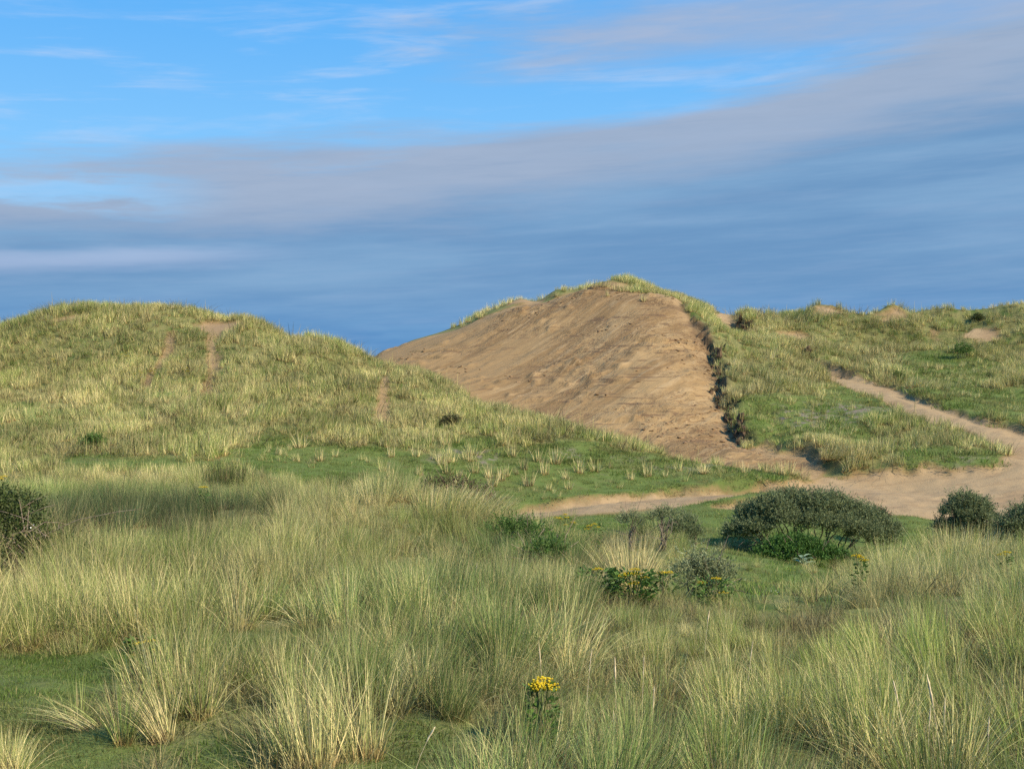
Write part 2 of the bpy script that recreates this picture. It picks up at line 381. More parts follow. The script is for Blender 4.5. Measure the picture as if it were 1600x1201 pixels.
qf = (sdist(qx, qy, FACE) < 0.6)
qt = (sdist(qx, qy, TRACK) < 0.3)
# which hill a bit of turf belongs to
ridge_edge = poly([(1254, 752), (1169, 737, 58.6), (1080, 719, 61), (945, 692, 64), (870, 664, 66.5), (796, 643, 69), (715, 614, 72), (640, 580, 76), (580, 570, 80)])
lf = np.vstack([ridge_edge, [[-30, 88], [-90, 125], [-130, 60], [-60, 46.5], [-14, 47.0], [-4, 47.5], [-0.5, 49.0]], poly([(877, 784), (979, 775), (1060, 767), (1154, 761)])])
ql = sdist(qx, qy, lf) < 0
rt = np.vstack([SCARP[::-1], [[14, 98]], [[16, 104], [20, 125], [110, 125], [80, 60]], [P3(1720, 0, 62)[:2]], FARBANK[::-1][1:-1], [P3(1262, 0, 84)[:2]], [P3(1200, 0, 84)[:2]]])
inner = np.vstack([SCARP, BANK[1:], poly([(1559, 690), (1509, 663), (1448, 647), (1397, 629), (1330, 602), (1276, 576)]), [P3(1200, 0, 95)[:2]]])
qr = (sdist(qx, qy, rt) < 0) | (sdist(qx, qy, inner) < 0)
qb = (qy > 85) & (qx > -20) & ~qr & ~qf
region = np.zeros(len(quads), int)
region[ql] = 1; region[qr | (qb & (qx > 15))] = 2; region[qb & (qx <= 15)] = 3; region[qt] = 4; region[qf] = 3

def tag(o, label=None, cat=None, group=None, kind=None):
    if label: o['label'] = label
    if cat: o['category'] = cat
    if group: o['group'] = group
    if kind: o['kind'] = kind
    return o
def mesh_np(name, v, f, smooth=False):
    me = bpy.data.meshes.new(name)
    v = np.asarray(v, np.float32); f = np.asarray(f, np.int32)
    me.vertices.add(len(v)); me.vertices.foreach_set('co', v.ravel())
    k = f.shape[1]
    me.loops.add(f.size); me.loops.foreach_set('vertex_index', f.ravel())
    me.polygons.add(len(f)); me.polygons.foreach_set('loop_start', np.arange(0, f.size, k, dtype=np.int32))
    me.polygons.foreach_set('use_smooth', np.full(len(f), smooth, bool))
    me.update(calc_edges=True)
    return me
def add_attr(me, name, typ, data, dom='POINT'):
    a = me.attributes.new(name, typ, dom)
    key = {'FLOAT': 'value', 'INT': 'value', 'FLOAT_VECTOR': 'vector', 'FLOAT_COLOR': 'color'}[typ]
    a.data.foreach_set(key, np.asarray(data, np.int32 if typ == 'INT' else np.float32).ravel())
def link(name, me, mat=None, parent=None):
    o = bpy.data.objects.new(name, me)
    if mat is not None and not me.materials: me.materials.append(mat)
    COL.objects.link(o)
    if parent is not None: o.parent = parent
    return o

# green lawns, marram cover and thyme as fields over the ground
LAWNS = [poly(p) for p in (
    [(-60, 1008), (150, 1003), (330, 990), (470, 990), (400, 1018), (250, 1030), (190, 1075), (170, 1130), (240, 1199), (200, 1320), (-60, 1320)],
    [(545, 1130), (690, 1110), (750, 1160), (740, 1320), (520, 1320)], [(265, 1165), (390, 1150), (410, 1320), (240, 1320)],
    [(770, 812), (800, 800), (860, 797), (960, 792), (1010, 835), (900, 855), (820, 850)],
    [(1300, 600), (1330, 606), (1397, 636), (1448, 655), (1509, 672), (1500, 690), (1400, 660), (1320, 625)],
    [(1040, 925), (1130, 890), (1250, 887), (1330, 893), (1310, 920), (1180, 945), (1060, 950)],
    [(850, 812), (1060, 792), (1229, 780), (1310, 790), (1465, 818), (1470, 880), (1400, 890), (1130, 880), (1090, 870), (1010, 835)],
    [(1247, 755), (1205, 742), (1040, 716), (900, 696), (800, 700), (650, 735), (560, 745), (640, 775), (775, 797), (1000, 776)],
    [(430, 690), (520, 700), (640, 720), (800, 690), (860, 680), (700, 700), (640, 760), (480, 752), (400, 735), (120, 735), (120, 715), (330, 720)],
    [(1175, 690), (1160, 640), (1200, 632), (1330, 620), (1420, 650), (1510, 670), (1545, 690), (1540, 726), (1420, 733), (1330, 720), (1260, 695)],
    [(1430, 625), (1500, 600), (1700, 610), (1700, 680), (1530, 650)],
    [(1410, 580), (1440, 555), (1560, 570), (1550, 595), (1440, 600)])]
THYME = [poly(p) for p in ([(1230, 652), (1270, 640), (1380, 636), (1410, 650), (1330, 662), (1280, 680), (1220, 672)], [(1060, 722), (1130, 730), (1130, 740), (1040, 738), (960, 730)], [(700, 705), (800, 703), (900, 712), (800, 718), (700, 715)], [(1490, 712), (1530, 712), (1530, 722), (1490, 722)])]
STANDS = [poly(p) for p in ([(1335, 668), (1400, 648), (1470, 655), (1552, 690), (1520, 702), (1420, 692)], [(1245, 703), (1300, 688), (1390, 710), (1405, 737), (1320, 741), (1280, 724)])]
def lawn_field(x, y):
    m = np.full(np.shape(x), 1e9)
    for p in LAWNS: m = np.minimum(m, sdist(x, y, p))
    m = m - 0.5 * sstep(y, 40, 50)
    for p in STANDS: m = np.maximum(m, -sdist(x, y, p) * 1.2)
    m = m + 1.3 * fbm(x, y, 2.6, 3, 91) * sstep(y, 12, 45) + 0.25 * fbm(x, y, 0.8, 2, 93)
    return sstep(m, 0.4, -0.5)
def thyme_field(x, y):
    m = np.full(np.shape(x), 1e9)
    for p in THYME: m = np.minimum(m, sdist(x, y, p))
    return sstep(m + 2.2 * fbm(x, y, 1.2, 3, 95), 0.8, -1.2)
ROOT = rim_field(GX, GY) * sstep(fbm(GX, GY, 1.6, 3, 221), -0.35, 0.2)
LAWNF = lawn_field(GX, GY); THYF = thyme_field(GX, GY)

gm = bpy.data.materials.new('dune_ground'); gm.use_nodes = True
g = NT(gm.node_tree); bsdf = g.n['Principled BSDF']
bsdf.inputs['Roughness'].default_value = 0.95
bsdf.inputs['Specular IOR Level'].default_value = 0.15
pos = g.new('ShaderNodeNewGeometry').outputs['Position']
px_, py_, pz_ = g.sep(pos)
f1 = g.noise(pos, 0.25, 5, 0.6); f2 = g.noise(pos, 2.2, 5, 0.65); f3 = g.noise(pos, 14.0, 4, 0.7); f4 = g.noise(pos, 0.8, 4, 0.6)
a_s = g.attr('sand').outputs['Fac']; a_h = g.attr('humus').outputs['Fac']; a_l = g.attr('lawn').outputs['Fac']; a_t = g.attr('thyme').outputs['Fac']; a_f = g.attr('face').outputs['Fac']
turf = g.mix(f2, (0.064, 0.100, 0.020), (0.120, 0.155, 0.038))
turf = g.mix(g.ss(f3, 0.40, 0.75), turf, (0.115, 0.150, 0.045))
turf = g.mix(g.m('MULTIPLY', g.ss(f4, 0.50, 0.72), 0.6), turf, (0.115, 0.105, 0.042))
under = g.mix(f2, (0.130, 0.138, 0.045), (0.21, 0.185, 0.078))
under = g.mix(g.ss(f4, 0.45, 0.68), under, (0.065, 0.10, 0.022))
green = g.mix(a_l, under, turf)
thy = g.mix(f3, (0.16, 0.105, 0.10), (0.31, 0.21, 0.25))
green = g.mix(g.m('MULTIPLY', a_t, g.m('MULTIPLY', g.ss(f2, 0.42, 0.62), 0.65)), green, thy)
# sand: slip streaks run down the fall line, thin bedding shows in the ledges
al = g.m('ADD', g.m('MULTIPLY', px_, float(FALL[0])), g.m('MULTIPLY', py_, float(FALL[1])))
ac = g.m('ADD', g.m('MULTIPLY', px_, float(-FALL[1])), g.m('MULTIPLY', py_, float(FALL[0])))
sv = g.comb(g.m('MULTIPLY', al, 0.10), ac, g.m('MULTIPLY', pz_, 0.2))
s1 = g.noise(sv, 0.55, 6, 0.62, 0.3); s2 = g.noise(sv, 2.4, 5, 0.65, 0.4)
bed = g.noise(g.comb(g.m('MULTIPLY', px_, 0.22), g.m('MULTIPLY', py_, 0.22), g.m('MULTIPLY', pz_, 6.0)), 1.0, 4, 0.6)
damp = g.mix(g.ss(s1, 0.38, 0.62), (0.200, 0.125, 0.057), (0.288, 0.192, 0.093))
damp = g.mix(g.m('MULTIPLY', g.ss(s2, 0.52, 0.66), 0.6), damp, (0.345, 0.245, 0.134))
damp = g.mix(g.m('MULTIPLY', g.m('MULTIPLY', g.ss(bed, 0.54, 0.61), g.ss(f4, 0.42, 0.54)), 0.85), damp, (0.135, 0.082, 0.045))
damp = g.mix(g.m('MULTIPLY', g.ss(s1, 0.40, 0.56), g.ss(px_, 6.0, -4.0)), damp, (0.247, 0.160, 0.076))
dry = g.mix(f2, (0.275, 0.190, 0.104), (0.335, 0.243, 0.140))
dry = g.mix(g.m('MULTIPLY', g.ss(f1, 0.48, 0.64), 0.6), dry, (0.225, 0.148, 0.083))
dry = g.mix(g.m('MULTIPLY', g.ss(g.noise(g.comb(g.m('MULTIPLY', px_, 0.25), py_, 0.0), 2.2, 4, 0.6), 0.52, 0.66), 0.5), dry, (0.215, 0.142, 0.08))
dry = g.mix(g.m('MULTIPLY', g.ss(f3, 0.56, 0.70), 0.45), dry, (0.150, 0.098, 0.055))
sandc = g.mix(a_f, dry, damp)
rgh = g.m('MULTIPLY', a_f, g.ss(g.m('ADD', g.noise(g.vm('ADD', pos, (31.0, 9.0, 2.0)), 0.16, 3, 0.5), g.m('MULTIPLY', g.m('ADD', px_, -4.0), 0.012)), 0.42, 0.58))
cr = g.noise(g.comb(g.m('MULTIPLY', al, 0.45), ac, pz_), 3.4, 5, 0.7, 0.8)
sandc = g.mix(g.m('MULTIPLY', rgh, g.m('MULTIPLY', g.ss(cr, 0.52, 0.62), 0.80)), sandc, (0.150, 0.090, 0.048))
sandc = g.mix(g.m('MULTIPLY', rgh, g.m('MULTIPLY', g.ss(cr, 0.44, 0.32), 0.5)), sandc, (0.335, 0.238, 0.135))
sandc = g.mix(g.m('MULTIPLY', g.attr('root').outputs['Fac'], g.ss(g.noise(pos, 5.0, 5, 0.7), 0.36, 0.56)), sandc, (0.135, 0.082, 0.040))
base = g.mix(a_s, green, sandc)
edge = g.m('MULTIPLY', g.m('MULTIPLY', a_s, g.m('SUBTRACT', 1.0, a_s)), 2.6, clamp=True)
base = g.mix(g.m('MULTIPLY', edge, g.ss(f3, 0.35, 0.6)), base, (0.20, 0.115, 0.05))
base = g.mix(g.m('MULTIPLY', a_h, g.ss(g.m('ADD', g.m('MULTIPLY', f3, 0.5), g.m('MULTIPLY', f2, 0.5)), 0.33, 0.55), clamp=True), base, g.mix(f3, (0.018, 0.012, 0.009), (0.085, 0.052, 0.030)))
g.put(bsdf.inputs['Base Color'], base)
bh = g.m('ADD', g.m('MULTIPLY', f3, 0.035), g.m('ADD', g.m('MULTIPLY', f2, 0.05), g.m('ADD', g.m('MULTIPLY', g.m('MULTIPLY', s2, a_f), 0.12), g.m('MULTIPLY', g.m('MULTIPLY', cr, rgh), -0.22))))
bmp = g.new('ShaderNodeBump'); bmp.inputs['Strength'].default_value = 0.7; bmp.inputs['Distance'].default_value = 1.0
g.put(bmp.inputs['Height'], bh); g.l.new(bmp.outputs[0], bsdf.inputs['Normal'])

names = ['ground', 'dune_left', 'dune_right', 'sand_dune', 'sand_path']
fulla = dict(sand=SAND, face=FACEM, humus=HUM, lawn=LAWNF, thyme=THYF, root=ROOT)
for k, nm in enumerate(names):
    q = quads[region == k]
    used, inv = np.unique(q, return_inverse=True)
    me = mesh_np(nm, verts[used], inv.reshape(-1, 4), True)
    for an, av in fulla.items(): add_attr(me, an, 'FLOAT', av.ravel()[used])
    me.normals_split_custom_set_from_vertices(nrm[used])
    tag(link(nm, me, gm), kind='structure')
# flat land out to the horizon, below and beyond the dunes
far_v = []; far_f = []
N = 64
for r_ in (0.0, 60.0, 400.0, 6000.0):
    for k in range(N):
        far_v.append((r_ * math.cos(2 * math.pi * k / N), 40 + r_ * math.sin(2 * math.pi * k / N), 1.2 if r_ < 500 else 0.0))
for j in range(3):
    for k in range(N): far_f.append((j * N + k, j * N + (k + 1) % N, (j + 1) * N + (k + 1) % N, (j + 1) * N + k))
pm = mesh_np('coastal_plain', far_v, far_f[N:] , True)
fo = link('coastal_plain', pm, gm); tag(fo, kind='structure')
# ------------------------------------------------------------------ plant materials
def leaf_mat(name, green, straw, base=None, trans=0.22, rough=0.55, var=0.55):
    """point colour 'k': r = how dead the blade is, g = lightness, b = height along it; instancer 'tint': x dryness, y lightness, z blue-green"""
    m = bpy.data.materials.new(name); m.use_nodes = True
    t = NT(m.node_tree); b = t.n['Principled BSDF']
    k = t.attr('k').outputs['Vector']; kr, kg, kb = t.sep(k)
    tn = t.attr('tint', 'INSTANCER').outputs['Vector']; tx, ty, tz = t.sep(tn)
    gcol = t.mix(tz, green, (green[0] * 0.70, green[1] * 0.86, green[2] * 1.30))
    c = t.mix(t.m('ADD', kr, tx, clamp=True), gcol, straw)
    c = t.mix(t.m('MULTIPLY', t.ss(kg, 0.34, 0.16), t.ss(kr, 0.55, 0.75)), c, (straw[0] * 0.42, straw[1] * 0.36, straw[2] * 0.42))
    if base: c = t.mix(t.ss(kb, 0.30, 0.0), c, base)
    c = t.vm('MULTIPLY', c, t.comb(*[t.m('MULTIPLY', t.m('MULTIPLY_ADD', kg, var * 2, 1 - var), t.m('ADD', 1.0, ty))] * 3))
    t.put(b.inputs['Base Color'], c)
    b.inputs['Roughness'].default_value = rough
    b.inputs['Specular IOR Level'].default_value = 0.25
    tr = t.new('ShaderNodeBsdfTranslucent'); t.put(tr.inputs[0], c)
    mx = t.new('ShaderNodeMixShader'); mx.inputs[0].default_value = trans
    t.l.new(b.outputs[0], mx.inputs[1]); t.l.new(tr.outputs[0], mx.inputs[2])
    t.l.new(mx.outputs[0], t.n['Material Output'].inputs[0])
    return m
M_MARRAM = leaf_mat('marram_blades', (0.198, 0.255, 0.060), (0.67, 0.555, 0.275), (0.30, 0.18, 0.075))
M_TURF = leaf_mat('turf_blades', (0.120, 0.190, 0.034), (0.36, 0.30, 0.13), trans=0.4)
M_WILLOW = leaf_mat('shrub_leaves', (0.125, 0.158, 0.066), (0.26, 0.27, 0.15), trans=0.25)
M_BRAMBLE = leaf_mat('bramble_leaves', (0.055, 0.088, 0.020), (0.095, 0.052, 0.036), trans=0.25)
M_HERB = leaf_mat('herb_leaves', (0.060, 0.130, 0.024), (0.18, 0.21, 0.06), trans=0.3)
def flat_mat(name, c1, c2, sc=20, rough=0.8):
    m = bpy.data.materials.new(name); m.use_nodes = True
    t = NT(m.node_tree); b = t.n['Principled BSDF']
    n = t.noise(t.new('ShaderNodeTexCoord').outputs['Object'], sc, 4, 0.6)
    t.put(b.inputs['Base Color'], t.mix(t.ss(n, 0.35, 0.65), c1, c2)); b.inputs['Roughness'].default_value = rough
    b.inputs['Specular IOR Level'].default_value = 0.2
    return m
M_WOOD = flat_mat('shrub_wood', (0.11, 0.085, 0.060), (0.24, 0.20, 0.15))
M_TWIG = flat_mat('dead_twigs', (0.16, 0.105, 0.075), (0.34, 0.27, 0.20))
M_YELLOW = flat_mat('ragwort_yellow', (0.56, 0.38, 0.012), (0.70, 0.54, 0.03), 60)
M_STEM = flat_mat('ragwort_stem', (0.09, 0.12, 0.03), (0.14, 0.13, 0.05))
M_SPIKE = flat_mat('seed_spike', (0.48, 0.38, 0.22), (0.64, 0.54, 0.36), 30)
M_WHITE = flat_mat('white_petals', (0.72, 0.72, 0.66), (0.8, 0.8, 0.75))
M_PURPLE = flat_mat('purple_petals', (0.22, 0.13, 0.30), (0.34, 0.22, 0.42))
M_POST = flat_mat('weathered_post', (0.10, 0.08, 0.06), (0.2, 0.17, 0.14))
M_GREY = leaf_mat('mullein_leaves', (0.20, 0.27, 0.16), (0.3, 0.35, 0.24), trans=0.2)

# ------------------------------------------------------------------ blades and tufts
def blades(n, h, rad, spread, wid, dead, rng, seg=4, hvar=0.35, curve=0.5, lean=(0, 0), flat_base=0.0):
    """n grass blades as tapered, bending ribbons: vertices, quads, k"""
    ang = rng.random(n) * 2 * np.pi; rb = rad * np.sqrt(rng.random(n))
    bx, by = rb * np.cos(ang), rb * np.sin(ang)
    a2 = ang + rng.normal(0, 0.6, n)
    tilt = np.abs(rng.normal(0, spread, n)) * (0.35 + 0.65 * rb / max(rad, 1e-6)) + 0.02
    hh = h * (1 - hvar * rng.random(n) ** 1.5)
    out_ = np.tan(np.clip(tilt, 0, 1.25))
    dirx, diry = out_ * np.cos(a2) + lean[0], out_ * np.sin(a2) + lean[1]
    ln = np.sqrt(dirx ** 2 + diry ** 2 + 1)
    cv = curve * (0.4 + rng.random(n))
    fa = rng.random(n) * np.pi
    wx, wy = np.cos(fa), np.sin(fa)
    isdead = (rng.random(n) < dead).astype(float)
    kr = np.where(isdead > 0, 0.65 + 0.35 * rng.random(n), 0.25 * rng.random(n) ** 2)
    kg = rng.random(n)
    V = []; K = []
    for s in range(seg + 1):
        t = s / seg
        bend = t * t * cv
        x = bx + (dirx / ln) * hh * t * (1 + 0.6 * bend); y = by + (diry / ln) * hh * t * (1 + 0.6 * bend)
        hl = np.sqrt(dirx ** 2 + diry ** 2)
        z = hh * t / ln - hh * bend * 0.32 * np.minimum(hl, 1.2) * t - 0.02
        ww = wid * (1 - t) ** 0.6 * 0.5 if s < seg else 0.0
        ww = ww * np.ones(n) if s < seg else np.full(n, wid * 0.06)
        V.append(np.stack([x - wx * ww, y - wy * ww, z], -1)); V.append(np.stack([x + wx * ww, y + wy * ww, z], -1))
        K.append(np.stack([kr, kg, np.full(n, t)], -1)); K.append(K[-1])
    V = np.stack(V, 1).reshape(-1, 3); K = np.stack(K, 1).reshape(-1, 3)
    m = 2 * (seg + 1)
    base = np.arange(n)[:, None] * m
    F = np.concatenate([np.stack([base + 2 * s, base + 2 * s + 1, base + 2 * s + 3, base + 2 * s + 2], -1) for s in range(seg)], 1).reshape(-1, 4)
    return V, F, K
def join(parts):
    V, F, K, o = [], [], [], 0
    for v, f, k in parts:
        V.append(v); F.append(f + o); K.append(k); o += len(v)
    return np.concatenate(V), np.concatenate(F), np.concatenate(K)
def k_mesh(name, v, f, k, mat):
    me = mesh_np(name, v, f, False)
    add_attr(me, 'k', 'FLOAT_VECTOR', k); me.materials.append(mat)
    return me
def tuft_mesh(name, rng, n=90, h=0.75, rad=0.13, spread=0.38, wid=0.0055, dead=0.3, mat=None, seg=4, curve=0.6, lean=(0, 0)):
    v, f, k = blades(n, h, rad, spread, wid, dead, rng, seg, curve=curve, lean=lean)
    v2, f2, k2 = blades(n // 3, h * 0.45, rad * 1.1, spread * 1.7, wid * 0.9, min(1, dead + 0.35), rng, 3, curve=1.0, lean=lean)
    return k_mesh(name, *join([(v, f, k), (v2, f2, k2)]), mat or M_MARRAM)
def protos(name, n, fn):
    c = bpy.data.collections.new(name)
    for i in range(n):
        o = bpy.data.objects.new(f'{name}_{chr(97 + i)}', fn(i)); c.objects.link(o)
    return c

def scatter(name, pts, eul, scl, pid, tint, coll, label, cat):
    me = bpy.data.meshes.new(name)
    me.vertices.add(len(pts)); me.vertices.foreach_set('co', np.asarray(pts, np.float32).ravel())
    add_attr(me, 'rot', 'FLOAT_VECTOR', eul); add_attr(me, 'scl', 'FLOAT_VECTOR', scl)
    add_attr(me, 'pid', 'INT', pid); add_attr(me, 'tint', 'FLOAT_VECTOR', tint)
    o = link(name, me)
    tree = bpy.data.node_groups.new(name + '_spread', 'GeometryNodeTree')
    tree.interface.new_socket('Geometry', in_out='INPUT', socket_type='NodeSocketGeometry')
    tree.interface.new_socket('Geometry', in_out='OUTPUT', socket_type='NodeSocketGeometry')
    t = NT(tree)
    gi = t.new('NodeGroupInput'); go = t.new('NodeGroupOutput')
    ci = t.new('GeometryNodeCollectionInfo'); ci.inputs[0].default_value = coll
    ci.inputs['Separate Children'].default_value = True; ci.inputs['Reset Children'].default_value = True
    def na(nm, ty):
        nd = t.new('GeometryNodeInputNamedAttribute', data_type=ty); nd.inputs[0].default_value = nm; return nd.outputs[0]
    ip = t.new('GeometryNodeInstanceOnPoints')
    t.l.new(gi.outputs[0], ip.inputs['Points']); t.l.new(ci.outputs[0], ip.inputs['Instance'])
    ip.inputs['Pick Instance'].default_value = True
    t.l.new(na('pid', 'INT'), ip.inputs['Instance Index'])
    er = t.new('FunctionNodeEulerToRotation'); t.l.new(na('rot', 'FLOAT_VECTOR'), er.inputs[0])
    t.l.new(er.outputs[0], ip.inputs['Rotation']); t.l.new(na('scl', 'FLOAT_VECTOR'), ip.inputs['Scale'])
    t.l.new(ip.outputs[0], go.inputs[0])
    md = o.modifiers.new('spread', 'NODES'); md.node_group = tree
    tag(o, label, cat, None, 'stuff')
    return o
def eulers(yaw, lx, ly):
    """yaw about Z, then lean towards (lx, ly), as XYZ eulers"""
    out_ = np.zeros((len(yaw), 3))
    for i in range(len(yaw)):
        l = math.hypot(lx[i], ly[i])
        q = Quaternion((0, 0, 1), yaw[i])
        if l > 1e-4: q = Quaternion((-ly[i] / l, lx[i] / l, 0), min(l, 1.1)) @ q
        out_[i] = q.to_euler()[:]
    return out_
WAZ = lambda d0: 44.0 if d0 < 10 else 32.0 if d0 < 30 else 27.0
def wedge(n, d0, d1, rng, az=None, power=1.0):
    """points spread evenly over the ground in front of the viewpoint"""
    az = az or WAZ(d0)
    D = np.sqrt(rng.random(n) * (d1 ** 2 - d0 ** 2) + d0 ** 2); a = np.radians((rng.random(n) * 2 - 1) * az)
    return D * np.sin(a), D * np.cos(a), math.radians(2 * az) / 2 * (d1 ** 2 - d0 ** 2)

# where marram stands thick, 0..1
SPARSE = [poly(p) for p in ([(1130, 885), (1400, 885), (1420, 920), (1330, 930), (1200, 950), (1060, 955), (1030, 935)],
          [(1110, 690), (1170, 650), (1300, 640), (1400, 660), (1330, 690), (1250, 700)])]
def cover(x, y):
    sand, _, _ = fields(x, y)
    lawn = lawn_field(x, y)
    return np.clip(1 - lawn, 0, 1) * sstep(sand, 0.35, 0.02), lawn, sand
def clump(x, y, sc, seed): return fbm(x, y, sc, 3, seed)
SHRUBS = []                         # (x, y, radius) filled below: no marram grows inside them
def clear_of(x, y):
    m = np.ones(len(x), bool)
    for sx, sy, r in SHRUBS: m &= np.hypot(x - sx, (y - sy)) > r
    return m
# footprints: picture bearing of the base, distance, radius
nd = lambda D: float(np.interp(D, [0, 5.0, 5.3, 6.05, 7.6, 8, 11, 12, 12.5, 18, 20, 24, 25, 400], [0, 7.7, 8.1, 8.85, 10, 10.35, 12.3, 13.2, 13.4, 17.0, 19.3, 24, 25, 400]))
for px, D, r in ((1262, 39.5, 2.2), (1215, 39.5, 1.7), (1320, 39.5, 1.9), (1240, 37.5, 1.3), (1512, 40, 1.35), (1600, 38, 1.2), (1062, 37, 0.7), (30, 20.5, 0.95), (-40, 20.5, 0.9), (25, 19.3, 0.7), (45, 18.6, 0.4), (990, 17.6, 0.35), (990, 16.8, 0.25), (932, 17.8, 0.3), (932, 17.0, 0.25), (846, 5.6, 0.12), (712, 33.0, 1.15), (932, 19.2, 0.30), (992, 19.0, 0.36), (846, 6.2, 0.12), (348, 42.3, 1.0), (350, 41, 0.9), (540, 42.3, 1.0), (542, 41, 0.9), (255, 6.15, .35), (245, 5.7, .35), (235, 5.3, .3), (192, 6.05, .25), (190, 5.5, .35), (150, 6.5, .35), (120, 6.3, .4), (310, 5.6, .3), (712, 31.4, 1.1), (700, 32.4, 1.1), (716, 30.3, 0.9), (985, 15.2, 0.45), (985, 14.4, 0.4), (985, 13.7, .3), (846, 5.9, 0.14)):
    SHRUBS.append(((px - 800) / FPX * nd(D), nd(D), r))

rngv = np.random.default_rng(21)
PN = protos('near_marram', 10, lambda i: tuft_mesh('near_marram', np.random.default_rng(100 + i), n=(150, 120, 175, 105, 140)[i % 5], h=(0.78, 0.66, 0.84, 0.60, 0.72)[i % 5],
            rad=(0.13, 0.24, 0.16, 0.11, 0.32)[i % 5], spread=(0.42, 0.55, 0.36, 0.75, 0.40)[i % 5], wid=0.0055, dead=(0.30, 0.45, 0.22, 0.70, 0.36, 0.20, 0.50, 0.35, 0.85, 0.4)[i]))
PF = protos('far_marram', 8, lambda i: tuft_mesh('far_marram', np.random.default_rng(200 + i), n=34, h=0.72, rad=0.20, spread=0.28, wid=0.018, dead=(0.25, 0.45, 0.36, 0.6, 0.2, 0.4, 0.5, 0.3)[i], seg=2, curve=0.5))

def lean_field(x, y):
    lx = 0.05 + 0.38 * fbm(x, y, 4.5, 2, 111) - 0.32 * sstep(x, 0.0, 2.5) * sstep(y, 17, 11)
    ly = -0.06 + 0.30 * fbm(x, y, 3.5, 2, 113)
    lx = lx + 0.35 * np.exp(-(((x + 1.2) / 2.2) ** 2 + ((y - 30) / 4.0) ** 2))
    return lx, ly
BLUE = [((poly([q])[0]), a, b) for q, a, b in (((215, 842), 2.6, 3.0), ((120, 812), 2.4, 3.0), ((330, 815), 1.4, 2.5), ((840, 880), 1.6, 3.0), ((960, 842), 2.4, 4), ((1000, 915), 1.2, 2.0))]
def tint_of(x, y, rng):
    n = len(x)
    dry = np.where(y > 47, 0.28, 0.50) * fbm(x, y, 5.0, 3, 121) + 0.35 * fbm(x, y, 1.1, 2, 123) + rng.normal(0, 0.08, n)
    lig = 0.45 * fbm(x, y, 2.0, 2, 125) + rng.normal(0, 0.10, n)
    bl = np.clip(0.12 + 0.7 * fbm(x, y, 3.0, 2, 127), 0, 1)
    for c, a, b in BLUE:
        q = np.exp(-((x - c[0]) / a) ** 2 - ((y - c[1]) / b) ** 2)
        bl = np.clip(bl + 0.9 * q, 0, 1); lig = lig - 0.38 * q; dry = dry - 0.30 * q
    return np.stack([dry, np.clip(lig, -0.6, 0.6), bl], -1)

def low_zone(x, y):
    px = 800 + x / y * FPX
    return 1 - 0.50 * sstep(px, 880, 940) * sstep(px, 1400, 1320) * sstep(y, 9.5, 12.5) * sstep(y, 36, 30)
def marram(name, d0, d1, dens, coll, npro, label, sc0, keep, rng, sink=0.03, drymore=0.0, ligmore=0.0):
    area = math.radians(2 * WAZ(d0)) / 2 * (d1 ** 2 - d0 ** 2)
    n = int(area * dens)
    x, y, _ = wedge(n, d0, d1, rng)
    c, lawn, sand = cover(x, y)
    p = c * np.clip(0.80 + 1.3 * clump(x, y, 1.6, 131), 0.36, 1)
    p = np.maximum(p, lawn * (1 - sand) * 0.045 * (y < 46) + lawn * (1 - sand) * np.clip(0.06 + 0.45 * fbm(x, y, 3.5, 3, 181), 0.01, 0.4) * (y > 46))
    p = np.where(sand > 0.3, 0, p)
    p = keep(x, y, p)
    pxx = 800 + x / y * FPX
    p = np.where(y < 6.6 + 1.5 * sstep(pxx, 620, 420), 0, p)
    m = (rng.random(n) < p) & clear_of(x, y)
    x, y, lawn = x[m], y[m], lawn[m]
    z = HZ(x, y) - sink
    n = len(x)
    lx, ly = lean_field(x, y)
    s = sc0 * (0.80 + 0.45 * fbm(x, y, 2.5, 2, 141) + 0.35 * rng.random(n)) * np.where(lawn > 0.5, 0.72, 1.0) * low_zone(x, y)
    t = tint_of(x, y, rng); t[:, 0] += drymore; t[:, 1] += ligmore
    pid = rng.integers(0, npro, n)
    o = scatter(name, np.stack([x, y, z], -1), eulers(rng.random(n) * 6.283, lx + rng.normal(0, 0.17, n), ly + rng.normal(0, 0.13, n)),
                np.stack([s, s, s * (0.9 + 0.25 * rng.random(n))], -1), pid, t, coll, label, 'grass')
    return o, n
counts = {}
_, counts['near'] = marram('marram_grass', 6.4, 20, 9.5, PN, 10, 'tall grey-green marram grass mixed with straw blades covering the slope below the viewpoint', 0.86, lambda x, y, p: p, rngv)
_, counts['mid'] = marram('marram_grass', 20, 47.5, 6.0, PN, 10, 'tall marram grass with dark bluish patches on the rise before the sandy track', 1.0, lambda x, y, p: p * np.where(y > 44, (x < 3) * 1.0, 1.0), rngv)
def on_left(x, y): return sdist(x, y, lf) < 0.4
def on_right(x, y): return (x > 8)
thin = lambda x, y: np.clip(0.28 + 0.9 * sstep(HZ(x, y), CAMZ - 4.5, CAMZ - 1.0), 0, 1)
_, counts['left'] = marram('marram_grass', 46, 90, 14.0, PF, 8, 'pale tufted marram grass covering the long low dune with narrow sand trails', 0.78, lambda x, y, p: p * on_left(x, y) * thin(x, y), rngv, drymore=0.05, ligmore=0.12)
_, counts['right'] = marram('marram_grass', 56, 106, 14.0, PF, 8, 'pale marram grass on the slopes either side of the climbing sandy track', 0.85, lambda x, y, p: p * on_right(x, y) * (~on_left(x, y)) * np.clip(0.75 + 1.5 * fbm(x, y, 5.0, 3, 151), 0.3, 1), rngv, drymore=0.05, ligmore=0.12)
